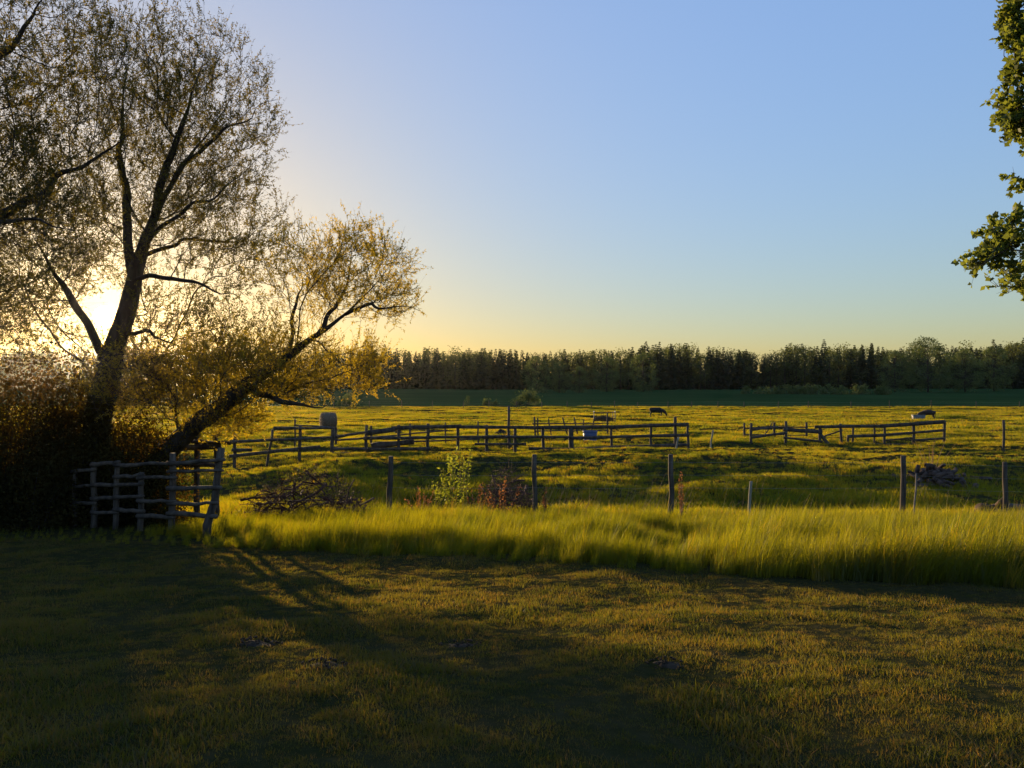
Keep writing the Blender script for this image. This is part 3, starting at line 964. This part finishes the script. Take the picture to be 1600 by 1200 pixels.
# ------------------------------------------------------------------ things in the pasture
# round hay bale
Y = 68.0; x = XP(513, Y); z = hz(x, Y); R = .80
e = empty("hay_bale", (x, Y, z), "single round hay bale behind the short pole fence", "hay bale")
m = MB(); n = 28
prof = [(-.62, .0), (-.64, .3), (-.63, .6), (-.56, .76), (-.3, .80), (0, .80), (.3, .80), (.56, .76), (.63, .6), (.64, .3), (.62, 0)]
V = []
ca, sa = math.cos(.5), math.sin(.5)
for (u, r) in prof:
    for k in range(n):
        an = k / n * 2 * math.pi; rr = r * (1 + .03 * math.sin(3 * an + u) + rng.uniform(-.02, .02))
        X0 = u; Y0 = rr * math.cos(an); Z0 = rr * math.sin(an) + R - .06
        V.append((x + X0 * ca - Y0 * sa, Y + X0 * sa + Y0 * ca, z + max(Z0, -.03)))
q = [(a * n + k, a * n + (k + 1) % n, (a + 1) * n + (k + 1) % n, (a + 1) * n + k) for a in range(len(prof) - 1) for k in range(n)]
m.add(V, q); bale = m.build("rolled_hay", M['hay'], e)
m = MB()
p = np.array(V)[rng.integers(0, len(V), 700)]
leaves(m, p, rng.normal(0, 1, (700, 3)), .12, .02); m.build("loose_straw", M['stalk'], e)

# hay rack
Y = 88.0; xa, xb = XP(928, Y), XP(961, Y); z = hz((xa + xb) / 2, Y)
e = empty("hay_rack", ((xa + xb) / 2, Y, z), "rusty metal hay rack with a heap of hay and white corner caps", "hay rack")
for (x, yy) in ((xa, Y), (xb, Y), (xa + .15, Y + 1.3), (xb - .1, Y + 1.3)):
    log_mb((x, yy, z - .15), (x, yy, z + 1.32), .05, .05, 6, 3, .004).build("post", M['steel'], e)
for k, x in enumerate((xa, xb)):
    m = MB(); tube(m, [(x, Y, z + 1.30), (x, Y, z + 1.36), (x, Y, z + 1.42)], [.075, .08, .03], 8); m.build("cap", M['knob'], e)
for zz in (.55, 1.2):
    for (a, b) in (((xa, Y), (xb, Y)), ((xa + .15, Y + 1.3), (xb - .1, Y + 1.3)), ((xa, Y), (xa + .15, Y + 1.3)), ((xb, Y), (xb - .1, Y + 1.3))):
        log_mb((*a, z + zz), (*b, z + zz), .04, .04, 6, 3, .01).build("rail", M['rot'], e)
for s in np.linspace(.12, .88, 8):
    x = xa + (xb - xa) * s
    log_mb((x - .05, Y - .02, z + .55), (x + .05, Y - .02, z + 1.2), .018, .018, 5, 3, .006).build("bar", M['rot'], e)
m = MB(); n = 1500
u = unit(rng.normal(0, 1, (n, 3))); u[:, 2] = np.abs(u[:, 2])
leaves(m, np.array([(xa + xb) / 2, Y + .65, z + .0]) + u * [1.15, .6, .75], rng.normal(0, 1, (n, 3)) + [0, 0, -.3], .28, .06)
m.build("hay", M['hay'], e)

# blue stock tub
Y = 51.5; x = XP(922, Y); z = hz(x, Y)
e = empty("stock_tub", (x, Y, z), "blue grey plastic stock tub behind the long pole fence", "tub")
def lathe(mb, cx, cy, z0, prof, n=24, sx=1, sy=1):
    V = [(cx + r * sx * math.cos(k / n * 6.2832), cy + r * sy * math.sin(k / n * 6.2832), z0 + h_) for (r, h_) in prof for k in range(n)]
    q = [(a * n + k, a * n + (k + 1) % n, (a + 1) * n + (k + 1) % n, (a + 1) * n + k) for a in range(len(prof) - 1) for k in range(n)]
    mb.add(V, q)
m = MB(); lathe(m, x, Y, z - .03, [(.001, 0), (.42, 0), (.44, .1), (.46, .4), (.48, .72), (.43, .72), (.40, .2), (.001, .15)]); tb_ = m.build("body", M['tub'], e)
m = MB(); lathe(m, x, Y, z - .03, [(.475, .69), (.505, .695), (.505, .735), (.475, .74), (.475, .69)]); m.build("rim", M['tub'], tb_)

# grey trough
Y = 97.0; x = XP(1435, Y); z = hz(x, Y)
e = empty("water_trough", (x, Y, z), "pale grey water trough at the left feet of the brown cow", "trough")
m = MB()
def loopbox(mb, cx, cy, z0, L, W, Hh, t=.05, sl=.82):
    v = []
    for (s, zz) in ((sl, 0), (1, Hh), (1 - t, Hh), (sl - t, .1)):
        v += [(cx - L * s, cy - W * s, z0 + zz), (cx + L * s, cy - W * s, z0 + zz), (cx + L * s, cy + W * s, z0 + zz), (cx - L * s, cy + W * s, z0 + zz)]
    q = [(a * 4 + k, a * 4 + (k + 1) % 4, a * 4 + 4 + (k + 1) % 4, a * 4 + 4 + k) for a in range(3) for k in range(4)] + [(3, 2, 1, 0), (12, 13, 14, 15)]
    mb.add(v, q)
loopbox(m, x, Y, z - .03, .74, .34, .66); bs_ = m.build("basin", M['trough'], e)
m = MB(); tube(m, [(x - .75, Y - .35, z + .63), (x + .75, Y - .35, z + .63)], .03, 6); m.build("rim", M['steel'], bs_)


def cow(name, label, x, y, rot, hide, s=1.0, graze=True, sag=0.0):
    z = hz(x, y)
    e = empty(name, (x, y, z), label, "cow")
    me = bpy.data.meshes.new("body")
    # joints: (x forward, y side, z up, rx, ry)
    J = [(0, 0, .93, .42, .37), (-.42, 0, .95 + sag * .5, .42, .37), (-.72, 0, .98 + sag, .35, .36), (-.9, 0, 1.02, .2, .2),      # 0 mid belly ..3 rump end
         (.38, 0, .93 + sag * .4, .42, .36), (.68, 0, .98 + sag, .35, .36)]                                                        # 4 chest 5 shoulder
    if graze:
        J += [(.98, 0, .84, .22, .24), (1.18, 0, .58, .13, .15), (1.28, 0, .33, .11, .12), (1.34, 0, .12, .08, .085)]
    else:
        J += [(.95, 0, 1.18, .16, .2), (1.15, 0, 1.32, .13, .15), (1.34, 0, 1.24, .11, .12), (1.52, 0, 1.10, .08, .085)]
    E = [(0, 1), (1, 2), (2, 3), (0, 4), (4, 5), (5, 6), (6, 7), (7, 8), (8, 9)]
    def leg(root, pts):
        prev = root
        for p in pts:
            J.append(p); E.append((prev, len(J) - 1)); prev = len(J) - 1
    for sd in (-1, 1):
        leg(5, [(.62, sd * .17, .74, .12, .12), (.60, sd * .17, .46, .075, .07), (.61, sd * .17, .22, .055, .05), (.64, sd * .17, .03, .065, .06)])
        leg(2, [(-.72, sd * .18, .76, .15, .13), (-.66, sd * .18, .58, .1, .09), (-.82, sd * .18, .40, .07, .06), (-.80, sd * .18, .2, .055, .05), (-.77, sd * .18, .03, .065, .06)])
    hd = 8
    for sd in (-1, 1):      # ears
        leg(7, [(1.15 if graze else 1.12, sd * .17, .60 if graze else 1.4, .05, .04), (1.13 if graze else 1.1, sd * .27, .60 if graze else 1.40, .03, .05)])
    leg(3, [(-.96, 0, .95, .035, .035), (-.98, 0, .7, .025, .025), (-.97, 0, .42, .04, .04)])     # tail
    me.from_pydata([j[:3] for j in J], E, [])
    o = bpy.data.objects.new("body", me); sc.collection.objects.link(o)
    o.parent = e
    md = o.modifiers.new("skin", 'SKIN')
    for k, j in enumerate(J):
        me.skin_vertices[0].data[k].radius = (j[3], j[4])
    me.skin_vertices[0].data[0].use_root = True
    md.use_smooth_shade = True
    o.modifiers.new("sub", 'SUBSURF').levels = 2
    o.modifiers["sub"].render_levels = 2
    me.materials.append(hide)
    m = MB()
    for sd in (-1, 1):
        for fx in (.64, -.77):
            tube(m, [(fx, sd * .17, -.03), (fx + .01, sd * .17, .07)], [.075, .06], 8)
    h_ = m.build("hooves", M['horn'], None); h_.parent = e
    e.rotation_euler = (0, 0, rot); e.scale = (s, s, s)
    return e


Y = 106.0; cow("cow", "black cow grazing alone in the sunlit pasture", XP(1026, Y), Y, -.12, M['black_hide'], 1.04)
Y = 98.5; cow("cow", "dark brown cow with dipped back standing behind the grey trough", XP(1449, Y), Y, math.pi - .25, M['brown_hide'], .98, True, .12)

# dirt mounds and dark clods out in the pasture and mole heaps on the lawn
def mound(name, px, Y, w, h_, label, mat='soil', cat="mound"):
    x = XP(px, Y); z = hz(x, Y)
    m = MB(); n = 22; rings = 8; V = []; q = []
    for a in range(rings):
        rr = 1 - a / (rings - .6)
        for k in range(n):
            an = k / n * 6.2832
            r_ = w * rr * (1 + .18 * math.sin(2 * an + px) + .12 * math.sin(5 * an))
            X1 = x + r_ * math.cos(an); Y1 = Y + r_ * .8 * math.sin(an)
            V.append((X1, Y1, hz(X1, Y1) - .03 + h_ * (1 - rr ** 2) * rng.uniform(.8, 1.15)))
    for a in range(rings - 1):
        for k in range(n):
            q.append((a * n + k, a * n + (k + 1) % n, (a + 1) * n + (k + 1) % n, (a + 1) * n + k))
    V.append((x, Y, z + h_)); t = [((rings - 1) * n + k, (rings - 1) * n + (k + 1) % n, len(V) - 1) for k in range(n)]
    m.add(V, q, t)
    for _ in range(40):       # clods
        an = rng.uniform(0, 6.28); rr = math.sqrt(rng.random()) * w; s = w * rng.uniform(.03, .075)
        c = np.array([x + rr * math.cos(an), Y + rr * .8 * math.sin(an), 0]); c[2] = hz(c[0], c[1]) + h_ * (1 - (rr / w) ** 2)
        tube(m, [c - [0, 0, s * .6], c, c + [0, 0, s * .6]], [s * .6, s, s * .5], 5, True, .25)
    o = m.build(name, M[mat], origin=(x, Y, z)); tag(o, label, cat)


mound("dirt_mound", 783, 58, .6, .5, "dark dirt mound behind the long fence left of its middle")
mound("dirt_mound", 622, 62, .4, .3, "small dark heap in the pasture right of the hay bale")
HEAPS = []
def lawnY(px, py):
    for Y in np.arange(2, 30, .02):
        if CZ + (600 - py) / F * Y <= hz(XP(px, Y), Y): return Y
    return 10
for px, py, w, lab in ((405, 1007, .22, "dark mole heap on the shaded left part of the lawn"), (508, 1040, .2, "crumbly mole heap just right of the shaded heap"),
                       (722, 1010, .2, "flat mole heap in the sunlit middle of the lawn"), (1040, 1040, .17, "small mole heap in the lawn right of centre")):
    HEAPS.append((XP(px, lawnY(px, py)), lawnY(px, py), w))
    mound("mole_heap", px, lawnY(px, py), w, .05, lab, 'soil', "mole heap")


# brush piles
def brush_pile(px, Y, wpx, top, label, n=70, seed=1, mat='stick', nsmall=900, dep=1.0):
    x = XP(px, Y); z = hz(x, Y); w = wpx / 2 / F * Y; h_ = CZ + (600 - top) / F * Y - z
    e = empty("brush_pile", (x, Y, z), label, "brush pile")
    for k in range(n):
        u = rng.uniform(-1, 1); v = rng.uniform(-1, 1)
        hh = h_ * max(.05, 1 - u * u) * max(.1, 1 - v * v) * rng.uniform(.1, .9)
        c = np.array([x + u * w, Y + v * dep, hz(x + u * w, Y) + hh])
        d = unit(rng.normal(0, 1, 3) * [1, .7, .38]) * rng.uniform(.3, .75)
        a, b = c - d, c + d
        a[2] = max(a[2], hz(a[0], a[1]) - .03); b[2] = max(b[2], hz(b[0], b[1]) - .03)
        r = rng.uniform(.012, .04)
        log_mb(a, b, r, r * .5, 6, 5, .03).build("branch", M[mat], e)
    m = MB(); u = rng.uniform(-1, 1, nsmall); v = rng.uniform(-1, 1, nsmall)
    c = np.stack([x + u * w, Y + v * dep, height(x + u * w, Y + v * dep) + h_ * (1 - u * u) * rng.uniform(0, 1.05, nsmall)], -1)
    twigs(m, c, rng.normal(0, 1, (nsmall, 3)) + [0, 0, .15], rng.uniform(.2, .6, nsmall), np.full(nsmall, .006), rng.normal(0, .2, (nsmall, 3)))
    leaves(m, c[:nsmall // 2], rng.normal(0, 1, (nsmall // 2, 3)), .09, .05)
    tag(m.build("twigs", M[mat], e), kind="stuff")
    return e


brush_pile(480, 21.8, 200, 733, "low reddish brush pile right of the near corral", 80, 3, 'stick', 1300)
brush_pile(790, 23.0, 90, 735, "brush pile of dead branches left of the second wire fence post", 45, 4, 'stick', 800, .7)

# heap of broken logs on the right
Y = 29.4; x = XP(1472, Y); z = hz(x, Y)
e = empty("log_heap", (x, Y, z), "heap of broken logs and split wood right of the wire fence post", "wood heap")
for k in range(75):
    u = np.clip(rng.normal(-.1, .5), -1.0, 1.6); v = rng.uniform(-1, 1)
    hh = .95 * max(.04, 1 - abs(u + .15)) * max(.15, 1 - v * v) * rng.uniform(.05, .95)
    c = np.array([x + u * 1.35, Y + v * .8, hz(x + u * 1.35, Y + v * .8) + hh])
    d = unit(rng.normal(0, 1, 3) * [1, .8, .5]) * rng.uniform(.1, .3)
    r = rng.uniform(.05, .13)
    log_mb(c - d, c + d, r, r * rng.uniform(.6, 1), 6, 3, .02).build("log", M['rot'], e)
# rotten log at the right edge
Y = 22.5; xa, xb = XP(1530, Y), XP(1650, Y)
e = empty("fallen_log", (xa, Y, hz(xa, Y)), "rotten fallen log with a broken stub behind the rightmost wire fence post", "log")
log_mb((xa, Y, hz(xa, Y) + .22), (xb, Y + .5, hz(xb, Y + .5) + .2), .24, .2, 10, 7, .03).build("trunk", M['rot'], e); lt_ = e.children[0]
log_mb((xa + .5, Y, hz(xa, Y) + .3), (xa + .62, Y - .2, hz(xa, Y) + .62), .1, .06, 7, 3).build("branch_stub", M['rot'], lt_)


# ------------------------------------------------------------------ weeds
def weed(px, Y, top, label, mat, stems, spread, nleaf, leaf, name="weed", width=.5, seed=None):
    x = XP(px, Y); z = hz(x, Y); h_ = CZ + (600 - top) / F * Y - z
    e = empty(name, (x, Y, z), label, "plant")
    s = MB(); l = MB()
    for k in range(stems):
        dx, dy = rng.normal(0, spread, 2); hh = h_ * rng.uniform(.6, 1.0)
        p0 = np.array([x + dx * .2, Y + dy * .2, hz(x, Y) - .05]); p1 = np.array([x + dx, Y + dy, z + hh])
        pm = (p0 + p1) / 2 + [0, 0, .08]
        tube(s, [p0, pm, p1], [.009, .007, .003], 5, False)
        t = rng.uniform(.2, 1, nleaf)[:, None]
        p = p0 * (1 - t) ** 2 + 2 * pm * t * (1 - t) + p1 * t ** 2
        leaves(l, p, rng.normal(0, 1, (nleaf, 3)) + [0, 0, .2], leaf * rng.uniform(.6, 1.2, nleaf), leaf * width * rng.uniform(.7, 1.2, nleaf))
    s.build("stems", M['stalk'], e); l.build("leaves", M[mat], e)


weed(706, 22.3, 680, "tall leafy green weed in front of the long pole fence", 'weed_leaf', 9, .32, 60, .12)
weed(725, 22.8, 672, "slender leafy weed beside the tall leafy weed", 'weed_leaf', 4, .18, 45, .1)
weed(690, 22.0, 745, "low leafy weed at the left foot of the tall weed", 'weed_leaf', 5, .25, 40, .1)
weed(853, 20.9, 752, "dry reddish dock plant beside the second wire fence post", 'dock', 3, .08, 70, .06)
weed(1066, 20.9, 735, "tall dry reddish dock plant right of the third wire fence post", 'dock', 4, .09, 60, .06)
weed(745, 21.4, 755, "rust coloured dry weed below the tall leafy weed", 'dock', 6, .22, 50, .07)
weed(785, 21.6, 745, "dry rust leaves before the right brush pile", 'dock', 7, .25, 50, .08)
weed(660, 21.3, 762, "low dry brown weed right of the first wire fence post", 'dock', 8, .3, 40, .06)
weed(1455, 31.0, 683, "thin reddish stalks standing above the log heap", 'dock', 8, .5, 14, .05)
weed(1352, 31.5, 722, "small pale weed in the rough slope left of the log heap", 'weed_leaf', 4, .15, 20, .1)

# ------------------------------------------------------------------ grass
def tuft_mesh(name, mat, n, rad, h0, h1, w, lean, bias=(0, 0), segs=3, seed=0, flat=.0):
    r = np.random.default_rng(seed)
    an = r.uniform(0, 6.283, n); rr = rad * np.sqrt(r.random(n))
    b = np.stack([rr * np.cos(an), rr * np.sin(an), np.full(n, -.02)], -1)
    H = r.uniform(h0, h1, n) * (1 - .35 * (rr / rad) ** 2)
    H = H * np.where(r.random(n) < .07, 1.3, 1.0)
    la = r.uniform(0, 6.283, n); lm = np.abs(r.normal(0, lean, n)) * H
    ld = np.stack([np.cos(la) * lm + bias[0] * H, np.sin(la) * lm + bias[1] * H, 0 * H], -1)
    fa = r.uniform(0, 6.283, n); sd = np.stack([np.cos(fa), np.sin(fa), 0 * fa], -1)
    W = w * r.uniform(.6, 1.3, n)
    t = np.linspace(0, 1, segs + 1)
    V = np.zeros((n, segs + 1, 2, 3))
    for k, s in enumerate(t):
        droop = H * (s - .25 * (np.linalg.norm(ld, axis=1) / (H + 1e-6)) * s ** 2)
        c = b + ld * (s ** 1.8) + np.stack([0 * H, 0 * H, droop], -1)
        ww = (W * (1 - s ** 1.6) + .0006)[:, None] / 2
        V[:, k, 0] = c - sd * ww; V[:, k, 1] = c + sd * ww
    base = (np.arange(n) * (segs + 1) * 2)[:, None]; k = np.arange(segs)[None] * 2
    q = np.stack([base + k, base + k + 1, base + k + 3, base + k + 2], -1).reshape(-1, 4)
    m = MB(); m.add(V.reshape(-1, 3), q)
    return m.mesh(name, mat)


def tuft_coll(name, meshes):
    c = bpy.data.collections.new(name)
    for k, me in enumerate(meshes):
        c.objects.link(bpy.data.objects.new("%s_%02d" % (name, k), me))
    return c


c_lawn = tuft_coll("lawn_tuft", [tuft_mesh("lawn_tuft", M['lawn'], 46, .10, .02, .06, .0045, .7, segs=2, seed=k) for k in range(8)])
c_tall = tuft_coll("tall_tuft", [tuft_mesh("tall_tuft", M['tall'], 60, .17,   .22, .90, .0072, .28, (.24, 0), 4, seed=20 + k) for k in range(8)])
c_past = tuft_coll("pasture_tuft", [tuft_mesh("pasture_tuft", M['past'], 46, .22, .06, .22, .010, .55, (.05, 0), 3, seed=40 + k) for k in range(8)])
c_far = tuft_coll("far_pasture_tuft", [tuft_mesh("far_pasture_tuft", M['past'], 50, .55, .08, .24, .028, .5, (.05, 0), 2, seed=60 + k) for k in range(6)])


def in_view(x, y, m=1.12):
    return np.abs(x) < (.667 * y * m + 1.2)


def tall_front(x):
    return np.interp(x, [-12, -6.5, -4.6, 0, 3.5, 6.3, 10, 14], [15.5, 14.3, 13.6, 12.1, 10.5, 9.5, 8.6, 8.0])


def rots(n, zr=3.1416):
    return np.stack([rng.normal(0, .06, n), rng.normal(0, .06, n), rng.uniform(-zr, zr, n)], -1)


# lawn: denser near the camera
X, Y = [], []
for (y0, y1, den) in ((1.6, 5, 420), (5, 8, 300), (8, 16.5, 170)):
    W = .667 * y1 * 1.12 + 1.2
    n = int(2 * W * (y1 - y0) * den)
    x = rng.uniform(-W, W, n); y = rng.uniform(y0, y1, n)
    k = in_view(x, y) & (y < tall_front(x) + .5)
    X.append(x[k]); Y.append(y[k])
x = np.concatenate(X); y = np.concatenate(Y)
for hx, hy, hw in HEAPS:
    k = np.hypot(x - hx, (y - hy) / .85) > hw * rng.uniform(.75, 1.15, len(x)); x, y = x[k], y[k]
bare = vnoise(x * 1.7, y * 1.7, 50) + .5 * vnoise(x * 5, y * 5, 51)
k = bare > -.62 + .2 * rng.random(len(x)) - .1
x, y, bare = x[k], y[k], bare[k]
n = len(x)
s = np.clip(.9 + 1.4 * bare, .5, 2.1) * rng.uniform(.6, 1.35, n)
scatter("lawn_grass", np.stack([x, y, height(x, y)], -1), rots(n), np.stack([s, s, s], -1), rng.integers(0, 8, n), c_lawn,
        "short mown lawn grass with thin brown patches in the foreground", "grass")
print("lawn", n)

# tall grass belt
n = 27000
x = rng.uniform(-14, 17, n); y = rng.uniform(8, 22.5, n)
k = in_view(x, y) & (y > tall_front(x) + .25 * vnoise(x * 2, y * 2, 55)) & (y < 21.2 + 1.2 * vnoise(x * .5, y * .5, 56))
x, y = x[k], y[k]
left = sstep(-7.5, -4.8, x)
cl = np.full(len(x), 0.0)
for _ in range(150):           # tussocks: taller clumps with low hollows between them
    cx = rng.uniform(-7, 16); cy = tall_front(cx) + .5 + rng.uniform(0, 1) ** 1.1 * 10.5
    rx_, ry_ = rng.uniform(.5, 1.5), rng.uniform(.35, .75); tilt = rng.uniform(-.25, .1)
    dx = x - cx; dy = y - cy - tilt * dx
    cl = np.maximum(cl, rng.uniform(.55, 1.0) * np.exp(-(dx / rx_) ** 2 - (dy / ry_) ** 2))
s = (1.02 - .045 * np.clip(y - 10, 0, 11.5)) * (.40 + .85 * cl + .25 * vnoise(x * 1.6, y * 2.2, 58)) * (.6 + .4 * left) * rng.uniform(.8, 1.15, len(x))
cl = cl - .35
s = np.clip(s, .2, 1.25)
k = rng.random(len(x)) < (.35 + .65 * left) * np.clip(.85 + 1.2 * cl, .45, 1)
x, y, s = x[k], y[k], s[k]; n = len(x)
scatter("tall_grass", np.stack([x, y, height(x, y)], -1), rots(n, 1.3), np.stack([s * 1.1, s * 1.1, s], -1), rng.integers(0, 8, n), c_tall,
        "belt of tall uncut grass between the lawn and the wire fence", "grass")
print("tall", n)

# pasture, near and far
n = 42000
y = 20.5 + 45 * rng.random(n) ** 1.15; x = rng.uniform(-1, 1, n) * (.667 * y * 1.15 + 2)
cl = vnoise(x * .3, y * .45, 61) + .6 * vnoise(x * .9, y * 1.1, 62)
s = np.clip(1.0 + 1.1 * cl, .35, 2.0) * rng.uniform(.75, 1.25, n)
s = s * (1 + .35 * (1 - sstep(24, 31, y))) * (1 - .4 * sstep(29, 33, y) * (1 - sstep(43, 47, y)))
scatter("pasture_grass", np.stack([x, y, height(x, y)], -1), rots(n), np.stack([s, s, s], -1), rng.integers(0, 8, n), c_past,
        "rough grazed pasture grass behind the wire fence", "grass")
n = 40000
y = 60 + 100 * rng.random(n) ** .9; x = rng.uniform(-1, 1, n) * (.667 * y * 1.15 + 2)
cl = vnoise(x * .12, y * .3, 63) + .6 * vnoise(x * .4, y * .8, 64)
s = np.clip(1.0 + 1.0 * cl, .4, 1.9) * rng.uniform(.75, 1.25, n)
scatter("far_pasture_grass", np.stack([x, y, height(x, y)], -1), rots(n), np.stack([s, s, s], -1), rng.integers(0, 6, n), c_far,
        "sunlit grass of the far pasture up to the field fence", "grass")

# pale dry stalks along the wire fence and slope
n = 620
px = np.concatenate([rng.uniform(560, 900, 250), rng.uniform(840, 1080, 250), rng.uniform(1080, 1590, 120)])
y = rng.uniform(20.8, 27, n); x = (px - 800) / F * y
m = MB()
p = np.stack([x, y, height(x, y) - .03], -1)
twigs(m, p, rng.normal(0, .18, (n, 3)) + [.22, 0, 1], rng.uniform(.35, .8, n), np.full(n, .0045), rng.normal(0, .12, (n, 3)) + [.12, 0, -.05], 4)
tag(m.build("dry_stalks", M['stalk']), "pale dry stalks among the grass behind the wire fence", "stalks", kind="stuff")

# ------------------------------------------------------------------ added haze
m = MB()  # box of thin haze, added to give the low sun its glow
x0, x1, y0, y1, z0, z1 = -1180, 1180, -130, 1680, -4.5, 34
m.add([(x0, y0, z0), (x1, y0, z0), (x1, y1, z0), (x0, y1, z0), (x0, y0, z1), (x1, y0, z1), (x1, y1, z1), (x0, y1, z1)],
      [(3, 2, 1, 0), (4, 5, 6, 7), (0, 1, 5, 4), (1, 2, 6, 5), (2, 3, 7, 6), (3, 0, 4, 7)])
hm, N, L = mat_new("added haze")
pv = N.new("ShaderNodeVolumePrincipled")
pv.inputs["Color"].default_value = (.9, .92, .95, 1)
pv.inputs["Density"].default_value = .00003
pv.inputs["Anisotropy"].default_value = .9
o = N.new("ShaderNodeOutputMaterial"); L.new(pv.outputs[0], o.inputs["Volume"])
tag(m.build("haze", hm), "thin added haze over the fields, for glow round the sun", "haze", kind="stuff")
